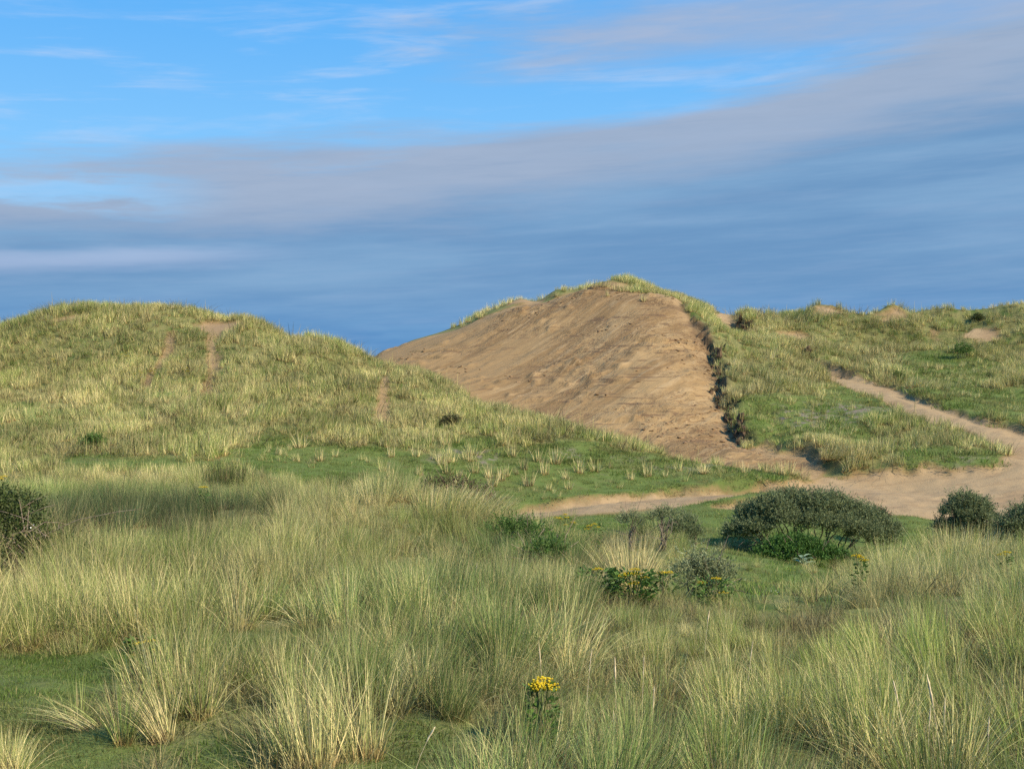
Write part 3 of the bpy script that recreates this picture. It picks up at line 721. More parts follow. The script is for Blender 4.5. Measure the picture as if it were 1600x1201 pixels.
def crest(x, y, p):
    z = HZ(x, y)
    return (y > 92) * (y < 104) * (x < 15.5) * sstep(x, -6.5, -1.5) * (~on_left(x, y)) * sstep(fields(x, y)[0], 0.75, 0.3) * np.clip(np.maximum(0.22 + 2.6 * fbm(x, y, 2.6, 2, 161), (x > 11) * 1.0), 0, 1) + 0.9 * rim_field(x, y) * (fbm(x, y, 1.2, 2, 165) > 0.02) * (y > 90)
_, counts['crest'] = marram('marram_grass', 92, 104, 5.0, PF, 8, 'thin fringe of marram grass along the crest of the bare sand dune', 0.85, crest, rngv, drymore=0.1, ligmore=0.1)

# short turf on the lawns
PT = protos('turf_clump', 8, lambda i: k_mesh('turf_clump', *(blades(46, 0.055, 0.13, 0.75, 0.006, 0.10, np.random.default_rng(300 + i), 2, curve=0.8) if i < 6 else blades(26, 0.24, 0.15, 1.25, 0.005, 0.95, np.random.default_rng(300 + i), 3, curve=0.9)), M_TURF))
def turf(name, d0, d1, n, scale, label):
    x, y, _ = wedge(n, d0, d1, rngv)
    c, lawn, sand = cover(x, y)
    m = (sand < 0.5) & (rngv.random(n) < np.maximum(lawn, 0.45) * ((y < 84) | (x > 16)) * (1 - 0.75 * thyme_field(x, y)))
    x, y = x[m], y[m]; n = len(x)
    s = scale * (0.6 + 0.8 * rngv.random(n)) * (1 + 0.5 * fbm(x, y, 0.9, 2, 171))
    t = np.stack([0.10 + 0.14 * sstep(y, 45, 58) + 0.55 * fbm(x, y, 1.8, 3, 173), 0.35 * fbm(x, y, 0.8, 2, 175) - 0.22 * sstep(y, 18, 14), np.zeros(n)], -1)
    scatter(name, np.stack([x, y, HZ(x, y) - 0.006], -1), np.stack([np.zeros(n), np.zeros(n), rngv.random(n) * 6.283], -1), np.stack([s * 1.2, s * 1.2, s], -1), np.where((lawn_field(x, y) < 0.5) & (rngv.random(n) < 0.45), rngv.integers(6, 8, n), rngv.integers(0, 6, n)), t, PT, label, 'grass')
    return n
counts['turf'] = turf('short_turf', 5, 16, 40000, 0.95, 'short green grazed turf between the marram tussocks near the viewpoint')
counts['turf3'] = turf('short_turf', 56, 104, 26000, 3.6, 'short mottled turf on the green parts of the dune slopes')
counts['turf2'] = turf('short_turf', 16, 60, 26000, 2.0, 'short green turf in the hollow around the sandy track')
print('COUNTS', counts)
# ------------------------------------------------------------------ shapes for the single plants
def tube_np(pts, r0, r1, sides=5):
    pts = [Vector(p) for p in pts]; V = []; F = []
    n = len(pts)
    for i, p in enumerate(pts):
        d_ = (pts[min(i + 1, n - 1)] - pts[max(i - 1, 0)]).normalized()
        u = d_.cross(Vector((0.31, 0.77, 0.2))).normalized(); v = d_.cross(u)
        r = r0 + (r1 - r0) * i / (n - 1)
        for k in range(sides):
            a = 2 * math.pi * k / sides
            V.append(tuple(p + (u * math.cos(a) + v * math.sin(a)) * r))
    for i in range(n - 1):
        for k in range(sides):
            F.append((i * sides + k, i * sides + (k + 1) % sides, (i + 1) * sides + (k + 1) % sides, (i + 1) * sides + k))
    return np.array(V), np.array(F)
def cat(parts):
    V, F, o = [], [], 0
    for v, f in parts: V.append(v); F.append(f + o); o += len(v)
    return np.concatenate(V), np.concatenate(F)
def leaf_cards(p, dirs, L, W, rng, kr, kg, fold=0.25):
    """pointed leaves, four points each, folded along the midrib"""
    n = len(p)
    d_ = dirs / np.linalg.norm(dirs, axis=1, keepdims=True)
    r = rng.normal(size=(n, 3)); s = np.cross(d_, r); s /= np.linalg.norm(s, axis=1, keepdims=True)
    u = np.cross(s, d_)
    L = (L * (0.7 + 0.6 * rng.random(n)))[:, None]; W = (W * (0.7 + 0.6 * rng.random(n)))[:, None]
    V = np.stack([p, p + d_ * L * 0.5 + s * W * 0.5 + u * W * fold, p + d_ * L, p + d_ * L * 0.5 - s * W * 0.5 + u * W * fold], 1).reshape(-1, 3)
    F = np.arange(n * 4).reshape(-1, 4)
    K = np.repeat(np.stack([kr, kg, np.full(n, 1.0)], -1), 4, 0)
    return V, F, K
def ground_pt(px, D):
    D = nd(D)
    x = (px - 800.0) / FPX * D
    return Vector((x, D, float(HZ(x, D)[0])))
def empty(name, loc, label, cat_, group=None):
    o = bpy.data.objects.new(name, None); o.empty_display_size = 0.2
    COL.objects.link(o); o.location = loc
    return tag(o, label, cat_, group)

def shrub(name, px, D, lobes, label, mat, ntw, leaf=(0.06, 0.018), per=9, twig=0.20, dead=0.15, dmax=0.2, branches=12, wood=None, seed=0, up=0.55, group=None, base_spread=0.5, sink=0.0, cat_='shrub'):
    rng = np.random.default_rng(500 + seed)
    g0 = ground_pt(px, D); g0.z -= sink
    root = empty(name, g0, label, cat_, group)
    lb = np.array(lobes, float)                              # x, y, z, r, flatness
    pr = lb[:, 3] ** 2; pr /= pr.sum()
    li = rng.choice(len(lb), ntw, p=pr)
    v = rng.normal(size=(ntw, 3)); v[:, 2] = np.where(v[:, 2] < -0.3, -v[:, 2] * 0.5, v[:, 2]); v /= np.linalg.norm(v, axis=1, keepdims=True)
    rad = lb[li, 3] * (0.55 + 0.45 * rng.random(ntw) ** 0.6) * (1 + 0.10 * rng.normal(size=ntw))
    p0 = lb[li, :3] + v * rad[:, None] * np.array([1, 1, 0.85])
    td = v * 0.6 + rng.normal(0, 0.35, (ntw, 3)); td[:, 2] += up; td /= np.linalg.norm(td, axis=1, keepdims=True)
    ln = twig * (0.45 + 0.7 * rng.random(ntw) + 1.5 * rng.random(ntw) ** 6)
    tt = (np.arange(per) + 0.5) / per
    P = (p0[:, None] + td[:, None] * ln[:, None, None] * tt[None, :, None]).reshape(-1, 3)
    dirs = np.repeat(td, per, 0) * 0.8 + rng.normal(0, 0.6, (ntw * per, 3))
    m = P[:, 2] > 0.02
    kr = np.repeat(dead * rng.random(ntw), per) + dmax * rng.random(ntw * per); kg = np.repeat(0.2 + 0.6 * rng.random(ntw), per) + 0.2 * rng.random(ntw * per)
    V, F, K = leaf_cards(P[m], dirs[m], leaf[0], leaf[1], rng, kr[m], kg[m])
    lo = link('foliage', k_mesh('foliage', V, F, K, mat), None, root); lo['kind'] = 'stuff'
    # limbs from the foot into the lobes
    for b in range(branches):
        L_ = lb[rng.integers(len(lb))]
        e = Vector(L_[:3]) + Vector(rng.normal(0, 0.25, 3)) * float(L_[3])
        s = Vector((e.x * base_spread + rng.normal() * 0.08, e.y * base_spread * 0.6, -0.05))
        mid = s.lerp(e, 0.5) + Vector(rng.normal(0, 0.10, 3)) - Vector((0, 0, 0.10 * e.z))
        pts = [s, s.lerp(mid, 0.5) + Vector(rng.normal(0, 0.04, 3)), mid, mid.lerp(e, 0.5) + Vector(rng.normal(0, 0.05, 3)), e]
        parts = [tube_np(pts, 0.035 * (0.5 + 0.5 * min(1, e.z)), 0.008)]
        for q in range(5):
            a = mid.lerp(e, rng.random()); c = a + Vector(rng.normal(0, 0.3, 3)) + Vector((0, 0, 0.15))
            parts.append(tube_np([a, a.lerp(c, 0.5) + Vector(rng.normal(0, 0.04, 3)), c], 0.010, 0.004, 4))
        v_, f_ = cat(parts)
        link('branch', mesh_np('branch', v_, f_, True), wood or M_WOOD, root)
    return root

rs = np.random.default_rng(77)
def lob(*a): return [(x, y, z, r) for x, y, z, r in a]
big = lob((-2.25, 0, .62, .50), (-1.75, .3, 1.15, .55), (-1.2, -.2, 1.45, .55), (-.55, .3, 1.62, .52), (.1, -.2, 1.55, .55), (.75, .2, 1.50, .50), (1.3, -.1, 1.22, .55), (1.9, .2, 1.02, .55), (2.4, 0, .70, .50), (2.2, -.3, .45, .45),
          (-.9, -.6, 1.1, .5), (0, -.7, 1.05, .5), (.9, -.7, .95, .5), (1.6, -.6, .72, .5), (-1.8, -.5, .85, .42), (-.4, .9, 1.3, .6), (.9, .9, 1.2, .6), (-1.5, .8, 1.0, .5))
big = [(x, y, z, r) for x, y, z, r in big]
shrub('willow_shrub', 1265, 39.5, big, 'wide domed grey-green shrub with bare twisted limbs showing beneath, before the sandy track', M_WILLOW, 9000, leaf=(0.08, 0.026), branches=26, seed=1, base_spread=0.55)
shrub('willow_shrub', 1512, 40.0, lob((-.1, 0, 1.45, .40), (.35, .1, 1.3, .38), (-.45, 0, 1.15, .38), (.1, -.2, 1.0, .48), (.65, .1, .9, .36), (-.7, .1, .65, .32), (.75, -.1, .45, .38), (0, .2, .7, .45), (-.3, -.2, .5, .35)),
      'rounded upright green shrub beside the sand, behind a pale grass mound', M_WILLOW, 2800, leaf=(0.08, 0.026), branches=12, seed=2, base_spread=0.3)
shrub('willow_shrub', 1598, 38.0, lob((-.35, 0, .75, .38), (0.1, .1, 1.0, .42), (.5, 0, .95, .42), (-.55, 0, .35, .32), (.1, -.2, .5, .4), (.7, -.1, .4, .4)),
      'dark shrub cut off by the picture edge, next to the rounded upright shrub', M_WILLOW, 2200, leaf=(0.08, 0.026), branches=8, seed=3, base_spread=0.4)
shrub('willow_shrub', 1062, 37.0, lob((-.25, 0, .55, .28), (.15, .1, .75, .30), (.35, -.1, .45, .28), (0, -.1, .4, .3)), 'small dark bush at the edge of the hollow, between tall grass and the domed shrub', M_WILLOW, 900, branches=6, seed=4, base_spread=0.4)
shrub('willow_shrub', 1036, 33.5, lob((0, 0, 1.0, .16), (.22, 0, .92, .15), (-.18, 0, .85, .14)), 'thin leafy sprigs with yellowish tips poking above grass against the track', M_WILLOW, 170, branches=5, seed=5, base_spread=0.3, dead=0.5)
shrub('willow_shrub', 986, 33.5, lob((0, 0, .85, .18), (-.2, 0, .75, .14), (.15, 0, .7, .12)), 'thin brownish sprig of leaves poking above grass left of the yellowish one', M_WILLOW, 150, branches=4, seed=6, base_spread=0.3, dead=0.7)
shrub('willow_shrub', 808, 24.5, lob((-.35, 0, .55, .25), (0, .1, .62, .26), (.35, 0, .50, .25), (.6, 0, .35, .2), (0, -.2, .4, .25)), 'dark low creeping willow with grey twigs buried in the mid slope grass', M_HERB, 460, branches=8, seed=7, base_spread=0.5)
shrub('willow_shrub', 850, 21.5, lob((0, 0, .40, .22), (.2, .1, .35, .2), (-.2, 0, .3, .18)), 'tiny dark willow bush with a forked pale twig in tall grass', M_HERB, 200, branches=5, seed=8, base_spread=0.5, wood=M_TWIG)
shrub('willow_shrub', 1098, 18.6, lob((-.22, 0, .30, .18), (.05, .1, .36, .2), (.25, 0, .24, .2), (0, -.1, .18, .2)), 'brown-topped leafy bush at the edge of the green lawn, near the ragwort', M_WILLOW, 330, branches=6, seed=9, base_spread=0.4, dead=0.6)
shrub('willow_shrub', 1370, 42.5, lob((0, 0, 1.05, .22), (.15, 0, .9, .25), (-.15, 0, .85, .2)), 'reddish-brown dry bush peeping over the back of the domed shrub', M_BRAMBLE, 260, branches=4, seed=10, base_spread=0.4, dead=1.0, dmax=0.6)
shrub('bramble_mound', 1242, 36.6, lob((-.95, 0, .22, .34), (-.5, 0, .42, .42), (0, 0, .48, .44), (.5, 0, .38, .42), (.95, 0, .25, .36), (0, -.4, .25, .4), (-.5, -.35, .2, .3), (.5, -.35, .2, .34), (1.35, 0, .15, .3)),
      'low deep-green bramble mound lying against the foot of the domed shrub', M_HERB, 1800, leaf=(0.055, 0.04), per=6, twig=0.14, branches=6, seed=11, dead=0.0, dmax=0.05, wood=M_TWIG, base_spread=0.6, cat_='bramble')
br = shrub('bramble_thicket', 18, 20.3, lob((-.6, 0, .72, .42), (-.15, 0, .74, .36), (.25, .1, .60, .30), (.62, 0, .42, .24), (.95, .1, .3, .2), (.5, -.1, .25, .3), (0, -.3, .45, .40), (-.5, -.3, .45, .4), (.3, -.3, .25, .3), (.1, .1, .95, .35), (-.4, .1, 1.0, .4)),
      'dark tangled bramble thicket with dead stems and white flecks beside tall grass', M_BRAMBLE, 1700, leaf=(0.045, 0.034), per=5, twig=0.16, branches=10, seed=12, dead=0.12, dmax=0.2, wood=M_TWIG, base_spread=0.8, cat_='bramble')
tw = []
for q in range(50):
    a = Vector((rs.uniform(-.9, .8), rs.uniform(-.6, .2), rs.uniform(.1, .75)))
    e = a + Vector((rs.normal(0, .35), rs.normal(0, .2), rs.uniform(-.1, .45)))
    tw.append(tube_np([a, a.lerp(e, .5) + Vector((0, 0, .08)), e, e + (e - a) * .3 - Vector((0, 0, .08))], .006, .003, 4))
o = link('dead_stems', mesh_np('dead_stems', *cat(tw), True), M_TWIG, br); o['kind'] = 'stuff'
P = rs.normal(0, 1, (24, 3)) * np.array([.5, .25, .25]) + np.array([-.05, -.42, .75])
v_, f_, k_ = leaf_cards(P, rs.normal(size=(24, 3)) + np.array([0, -1, .5]), 0.022, 0.022, rs, np.zeros(24), np.ones(24), 0.0)
o = link('flowers', mesh_np('flowers', v_, f_), M_WHITE, br); o['kind'] = 'stuff'
rt_ = shrub('rose_thicket', 712, 32.5, lob((-.85, 0, .62, .28), (-.5, 0, .76, .30), (-.1, 0, .80, .32), (.3, 0, .68, .30), (.65, 0, .46, .28), (.95, 0, .24, .26), (-.3, -.25, .4, .3), (.2, -.25, .35, .3)),
      'purplish-brown twiggy thicket on the crest of the grassy rise', M_BRAMBLE, 900, leaf=(0.04, 0.028), per=5, twig=0.18, branches=9, seed=13, dead=0.9, dmax=0.5, wood=M_TWIG, base_spread=0.8, cat_='thicket')
tw = []
for q in range(120):
    x0 = rs.uniform(-.95, 1.1); a = Vector((x0, rs.uniform(-.3, .2), rs.uniform(.2, .7)))
    e = a + Vector((rs.normal(.05, .22), rs.normal(0, .15), rs.uniform(.05, .42)))
    tw.append(tube_np([a, a.lerp(e, .5) + Vector((0, 0, .05)), e], .006, .003, 4))
o = link('dead_stems', mesh_np('dead_stems', *cat(tw), True), M_TWIG, rt_); o['kind'] = 'stuff'
for k, (px, D, s, lbl) in enumerate(((145, 54.5, 0.62, 'lone round dark bush on the lower slope of the long dune'), (705, 61.5, 0.60, 'low olive-brown bush on the dune slope below the bare sand'),
                                (1503, 88.5, 1.15, 'dark green rounded bush on the green slope beyond the track'), (1527, 96.5, 0.55, 'small blackish bush beside a sand scrape near the skyline'),
                                (1403, 82.0, 0.45, 'low yellowish-green bush on the verge of the climbing track'))):
    shrub('small_bush', px, D, [(x * s, y * s, z * s * (0.55 if k == 1 else 1), r * s) for x, y, z, r in lob((-.35, 0, .3, .42), (.3, 0, .35, .45), (0, 0, .55, .45), (0, -.3, .3, .4))], lbl,
          (M_BRAMBLE if k in (1, 3) else M_HERB), 420, leaf=(0.09, 0.045), per=5, twig=0.2, branches=3, seed=20 + k, dead=(0.2, 0.7, 0.2, 0.2, 1.0)[k], dmax=(.2, .2, .2, .2, .5)[k], cat_='bush')
# dark rushes on the far edge of the rise
for k, (px, D, n, lbl) in enumerate(((348, 43.5, 420, 'dark olive rush tussock on the brow of the rise, below the long dune'), (540, 43.5, 360, 'dark brownish rush tussock on the brow, right of the olive one'), (600, 45, 260, 'small dark rush tuft on the brow beside the thicket'))):
    g0 = ground_pt(px, D)
    v, f, kk = blades(n, 1.35, 0.75, 0.25, 0.012, 0.25, np.random.default_rng(600 + k), 3)
    o = link('rush_tussock', k_mesh('rush_tussock', v, f, kk, M_BRAMBLE)); o.location = g0
    tag(o, lbl, 'rush tussock')

# ------------------------------------------------------------------ ragwort
def ragwort(px, D, label, h=0.6, heads=5, spread=0.16, bush=0.22, nleaf=260, group=None, seed=0, up=None):
    rng = np.random.default_rng(800 + seed)
    g0 = ground_pt(px, D)
    root = empty('ragwort', g0, label, 'wildflower', group)
    tips = []; parts = []
    for q in range(max(heads, 2)):
        a = q * 2.4 + rng.random(); r = spread * math.sqrt((q + 0.3) / max(heads, 2))
        t = Vector((r * math.cos(a), r * math.sin(a), h * (1 - 0.10 * rng.random()) - (0.55 + 0.5 * rng.random()) * r))
        parts.append(tube_np([(0.15 * t.x, 0.15 * t.y, -0.03), (0.45 * t.x, 0.45 * t.y, h * 0.45), (0.85 * t.x, 0.85 * t.y, h * 0.8), tuple(t)], .006, .003, 5)); tips.append(t)
    link('stem', mesh_np('stem', *cat(parts), True), M_STEM, root)
    n = nleaf
    zz = rng.random(n) * 0.86 * h; a = rng.random(n) * 6.283; rr_ = bush * (0.25 + 0.75 * np.sqrt(rng.random(n))) * (0.65 + 0.5 * np.sin(np.pi * zz / h))
    P = np.stack([rr_ * np.cos(a), rr_ * np.sin(a), zz], -1)
    D_ = np.stack([np.cos(a), np.sin(a), rng.normal(0.25, 0.5, n)], -1)
    v, f, k = leaf_cards(P, D_, 0.075, 0.032, rng, 0.25 * rng.random(n), rng.random(n), 0.3)
    o = link('leaves', k_mesh('leaves', v, f, k, M_HERB), None, root); o['kind'] = 'stuff'
    for t in tips[:heads]:
        fl = []
        m = 26
        for q in range(m):
            a = q * 2.4; r = 0.062 * math.sqrt(q / m) * (1 + 0.3 * rng.random())
            c = t + Vector((r * math.cos(a), r * math.sin(a), 0.015 * rng.random() - 0.25 * r))
            rad = 0.007 + 0.006 * rng.random()
            if rng.random() < 0.15: continue
            ring = [c + Vector((rad * math.cos(b), rad * math.sin(b), 0.002 * (b % 2))) for b in np.arange(8) * math.pi / 4]
            V = [tuple(c + Vector((0, 0, .004)))] + [tuple(x) for x in ring] + [tuple(c - Vector((0, 0, .012)))]
            F = [(0, 1 + i, 1 + (i + 1) % 8, 1 + (i + 1) % 8) for i in range(8)]
            V = np.array(V); F2 = [(0, 1 + 2 * i, 1 + (2 * i + 1), 1 + (2 * i + 2) % 8) for i in range(4)] + [(9, 1 + (2 * i + 2) % 8, 1 + (2 * i + 1), 1 + 2 * i) for i in range(4)]
            fl.append((V, np.array(F2)))
        link('flower_head', mesh_np('flower_head', *cat(fl)), M_YELLOW, root)
    return root
ragwort(845, 6.2, 'yellow ragwort with one broad flat flower head standing alone in the near grass', h=0.52, heads=9, spread=0.085, bush=0.085, nleaf=170, seed=1)
ragwort(990, 15.6, 'bushy ragwort with bright yellow crown and dark leaves below straw-coloured grass', h=0.50, heads=9, spread=0.19, bush=0.25, nleaf=620, seed=2)
ragwort(932, 15.8, 'dark leafy ragwort bush with a single small yellow head, beside the bright-crowned one', h=0.47, heads=1, spread=0.05, bush=0.25, nleaf=520, seed=3)
ragwort(1043, 17.5, 'sparse ragwort with a few small yellow heads at the lawn corner', h=0.46, heads=2, spread=0.10, bush=0.12, nleaf=90, seed=4)
ragwort(1112, 17.5, 'low green ragwort with orange-yellow tips at the edge of the lawn', h=0.42, heads=3, spread=0.2, bush=0.22, nleaf=300, seed=5)
ragwort(880, 30.5, 'wide lemon-yellow ragwort clump against the pale sandy track', h=0.86, heads=8, spread=0.30, bush=0.25, nleaf=260, seed=6)
ragwort(927, 30.0, 'small golden ragwort head showing right of the wide lemon clump', h=0.85, heads=5, spread=0.20, bush=0.2, nleaf=200, seed=7)
ragwort(318, 27.5, 'single orange-yellow ragwort among bluish grass on the rise', h=0.80, heads=2, spread=0.06, bush=0.10, nleaf=110, seed=8)
ragwort(1344, 18.2, 'small yellow ragwort rising from grass just below the lawn', h=0.72, heads=3, spread=0.08, bush=0.07, nleaf=90, seed=9)
ragwort(1571, 18.8, 'tiny orange ragwort near the picture edge, below the grass mound', h=0.70, heads=2, spread=0.06, bush=0.06, nleaf=80, seed=10)
ragwort(4, 30.0, 'yellow ragwort above the tangled bramble at the picture edge', h=1.05, heads=3, spread=0.12, bush=0.12, nleaf=90, seed=11)
ragwort(228, 11.4, 'low spreading yellow-green flowering plant where turf meets the tall tussocks', h=0.17, heads=7, spread=0.22, bush=0.17, nleaf=160, seed=12)
for k, (px, py) in enumerate(((290, 597), (240, 598), (216, 601), (194, 575), (83, 580), (1437, 622))):
    x, y = at(px, py)
    ragwort(800 + x / y * FPX, y, 'tiny yellow ragwort high on a far grassy dune slope', h=0.85, heads=4, spread=0.30, bush=0.2, nleaf=40, seed=30 + k, group='distant ragworts on the dune slopes')

# the grey-leaved mullein by the big shrub
g0 = ground_pt(1255, 34.0)
ml = empty('mullein', g0, 'pale grey-green broad-leaved plant at the foot of the bramble mound', 'plant')
for k in range(9):
    rng = np.random.default_rng(900 + k); a = k * 2.4; t = k / 9
    V = []; F = []
    L, W = 0.34 - 0.10 * t, 0.15 - 0.04 * t
    for s in range(5):
        u = s / 4; wv = W * math.sin(math.pi * min(0.98, u * 0.85 + 0.12)) * 0.5
        r = L * u; z = 0.05 + 0.25 * t + (0.8 * u - 0.55 * u * u) * L
        for q in (-1, 0, 1):
            V.append((r * math.cos(a) - q * wv * math.sin(a), r * math.sin(a) + q * wv * math.cos(a), z + (0.02 if q else 0)))
    for s in range(4):
        for q in range(2): F.append((s * 3 + q, s * 3 + q + 1, s * 3 + q + 4, s * 3 + q + 3))
    V = np.array(V)
    link('leaf', k_mesh('leaf', V, np.array(F), np.tile([0.2, 0.6, 1.0], (len(V), 1)), M_GREY), None, ml)
link('stem', mesh_np('stem', *tube_np([(0, 0, -.03), (0, 0, .2), (0.01, 0, .36)], .016, .010), True), M_STEM, ml)

# ------------------------------------------------------------------ flowering spikes of marram
def spike(px, D, h, lean, label, seed, fat=1.0, group=None):
    rng = np.random.default_rng(950 + seed); g0 = ground_pt(px - lean * 0.5 * FPX / nd(D), D)
    root = empty('marram_flower_stalk', g0, label, 'grass stalk', group)
    def c(t): return Vector((lean * t ** 1.6, 0.02 * t, h * t))
    link('stem', mesh_np('stem', *tube_np([c(t) for t in (0, .25, .5, .75)], 0.0020, .0016, 5), True), M_SPIKE, root)
    ts = np.linspace(.72, 1, 9); V = []; F = []
    for i, t in enumerate(ts):
        p = c(t); r = 0.0062 * fat * math.sin(math.pi * (0.08 + 0.90 * i / 8)) ** 0.7
        for k in range(7):
            a = 6.283 * k / 7; rr_ = r * (1 + 0.25 * rng.normal())
            V.append((p.x + rr_ * math.cos(a), p.y + rr_ * math.sin(a), p.z + 0.004 * rng.normal()))
    for i in range(8):
        for k in range(7): F.append((i * 7 + k, i * 7 + (k + 1) % 7, (i + 1) * 7 + (k + 1) % 7, (i + 1) * 7 + k))
    link('seed_head', mesh_np('seed_head', np.array(V), np.array(F), True), M_SPIKE, root)
SP = [(1462, 5.25, 0.76, -0.10, 'thick pale seed spike bending over, tallest of a close pair in the near grass', 1.15), (1476, 5.2, 0.63, 0.02, 'slimmer straight seed spike tucked beside the tallest bending one', 0.9),
      (1452, 5.2, 0.58, 0.03, 'thin tan seed spike just left of the close tall pair', 0.7), (1408, 5.6, 0.68, -0.10, 'tan seed spike leaning left, standing apart from the tall pair', 0.9),
      (962, 6.2, 0.66, -0.01, 'upright white seed spike right of the single near ragwort', 0.9), (960, 5.2, 0.46, -0.01, 'short pale seed spike low in the near grass below the ragwort', 0.8),
      (846, 6.5, 0.70, -0.04, 'tan seed spike rising directly behind the single near ragwort', 0.8), (920, 6.6, 0.66, 0.05, 'dull straw seed spike between ragwort and white spike', 0.6),
      (663, 5.2, 0.36, 0.14, 'low white seed spike slanting right over the turf gap', 1.1), (1545, 5.2, 0.5, 0.02, 'pale stub of a seed spike at the lower picture corner', 0.8),
      (744, 17.0, 0.52, 0.02, 'white seed spike on the middle slope below the rise', 0.9), (787, 16.5, 0.5, -0.05, 'slanting pale seed spike in the middle slope grass', 0.7), (1105, 10.5, 0.5, 0.05, 'curved tan seed spike below the green lawn', 0.8),
      (1005, 6.8, 0.6, 0.02, 'faint straw seed spike in the grass right of the white one', 0.6), (1172, 8.0, 0.6, 0.06, 'slender straw seed spike in grass below the lawn corner', 0.7), (1020, 5.6, 0.6, 0.03, 'straw seed spike in the dense green grass near the bottom', 0.7)]
for k, (px, D, h, ln, lbl, fat) in enumerate(SP): spike(px, D, h, ln, lbl, k, fat)

# ------------------------------------------------------------------ tussocks one can tell apart
def tussock(px, D, label, seed, n=150, h=0.7, rad=0.13, spread=0.4, dead=0.35, lean=(0, 0), tint=(0, 0, 0.1), wid=0.0052, group=None, py=None, curve=0.6):
    me = tuft_mesh('marram_tussock', np.random.default_rng(1000 + seed), n, h, rad, spread, wid, dead, lean=lean, curve=curve)
    o = link('marram_tussock', me); o.location = ground_pt(px, D) - Vector((0, 0, .02)); o['tint'] = [float(t) for t in tint]
    return tag(o, label, 'grass tussock', group)
TS = [(255, 6.15, 'pale straw tussock leaning left over a dark gap in the near turf', dict(n=190, h=.50, rad=.07, spread=.35, dead=.75, lean=(-.38, .05), tint=(.1, -.05, 0))),
      (192, 6.05, 'green upright tussock with reddish base beside the pale straw one', dict(n=120, h=.62, rad=.05, spread=.5, dead=.12, lean=(.02, 0), tint=(-.1, 0, .25))),
      (150, 6.5, 'flattened thin tussock splaying left across the turf', dict(n=60, h=.60, rad=.08, spread=.5, dead=.45, lean=(-1.4, -.1), tint=(.05, .1, 0))),
      (118, 6.9, 'small open green tuft on the turf near the flattened one', dict(n=40, h=.42, rad=.10, spread=.55, dead=.2)),
      (313, 6.8, 'tussock with a bunched straw foot, between green grass on the turf edge', dict(n=170, h=.52, rad=.09, spread=.45, dead=.5)),
      (215, 12.3, 'broad fan-shaped straw tussock at the edge of the near turf', dict(n=300, h=.95, rad=.20, spread=.55, dead=.55, tint=(.08, .08, 0))),
      (90, 12.1, 'grey-green tussock with tan base on the turf edge', dict(n=260, h=.90, rad=.22, spread=.45, dead=.3)),
      (150, 12.2, 'thin mixed tussock between the grey-green and fan-shaped ones', dict(n=200, h=.80, rad=.18, spread=.4, dead=.45)),
      (300, 12.5, 'tan-footed green tussock right of the fan-shaped one', dict(n=230, h=.85, rad=.18, spread=.45, dead=.35)),
      (372, 12.6, 'straw tussock at the far corner of the near turf', dict(n=230, h=.80, rad=.17, spread=.5, dead=.6)),
      (985, 17.6, 'tall straw-coloured tussock rising behind the bright ragwort', dict(n=420, h=1.0, rad=.2, spread=.42, dead=.85, tint=(.1, .1, 0), wid=.007)),
      (740, 29.5, 'big yellow-green tussock sweeping right on the crest of the rise', dict(n=700, h=.95, rad=.75, spread=.35, dead=.45, lean=(.55, 0), tint=(.1, .12, 0), wid=.009)),
      (690, 29.0, 'broad yellowish tussock left of the sweeping one', dict(n=600, h=.85, rad=.65, spread=.4, dead=.5, lean=(.2, 0), tint=(.1, .08, 0), wid=.009)),
      (1500, 24.0, 'large rounded pale grass mound in front of the upright shrub', dict(n=900, h=1.0, rad=.75, spread=.5, dead=.5, tint=(.05, .05, 0), wid=.0075)),
      (1226, 56.5, 'pale tuft on the tip of turf above the sand floor', dict(n=160, h=.75, rad=.45, spread=.35, dead=.55, wid=.018, tint=(.1, .1, 0))),
      (1195, 57.5, 'greener tuft beside the pale one at the turf tip', dict(n=110, h=.6, rad=.3, spread=.35, dead=.35, wid=.018)),
      (1300, 61.5, 'drooping straw tussock overhanging the small sand bank', dict(n=260, h=.95, rad=.6, spread=.5, dead=.7, lean=(.25, -.35), wid=.018, tint=(.12, .1, 0))),
      (1345, 61.0, 'rounded straw tussock right of the drooping one on the bank', dict(n=240, h=.95, rad=.55, spread=.5, dead=.65, lean=(.15, -.2), wid=.018, tint=(.1, .1, 0))),
      (1376, 63.5, 'pale tussock at the back of the bank top', dict(n=200, h=.9, rad=.45, spread=.45, dead=.6, wid=.018, tint=(.1, .1, 0))),
      (1100, 55.5, 'bright straw tuft low on the green lawn by the track', dict(n=90, h=.55, rad=.22, spread=.4, dead=.8, wid=.016, tint=(.15, .2, 0))),
      (1268, 84.5, 'shaggy tuft capping the sand scar at the top of the track', dict(n=260, h=.95, rad=.6, spread=.5, dead=.45, wid=.02)),
      (450, 5.6, 'straw and green tussock at the bottom edge beside turf', dict(n=190, h=.50, rad=.12, spread=.5, dead=.4)),
      (610, 9.8, 'bleached fan of straw blades lying over in the middle of the grass', dict(n=190, h=.62, rad=.10, spread=.75, dead=.9, lean=(-.2, -.2), tint=(.15, .2, 0))),
      (655, 8.0, 'silvery bleached tussock above the small turf gap', dict(n=170, h=.55, rad=.08, spread=.5, dead=.85, tint=(.1, .15, 0)))]
for k, (px, D, lbl, kw) in enumerate(TS): tussock(px, D, lbl, k, **kw)
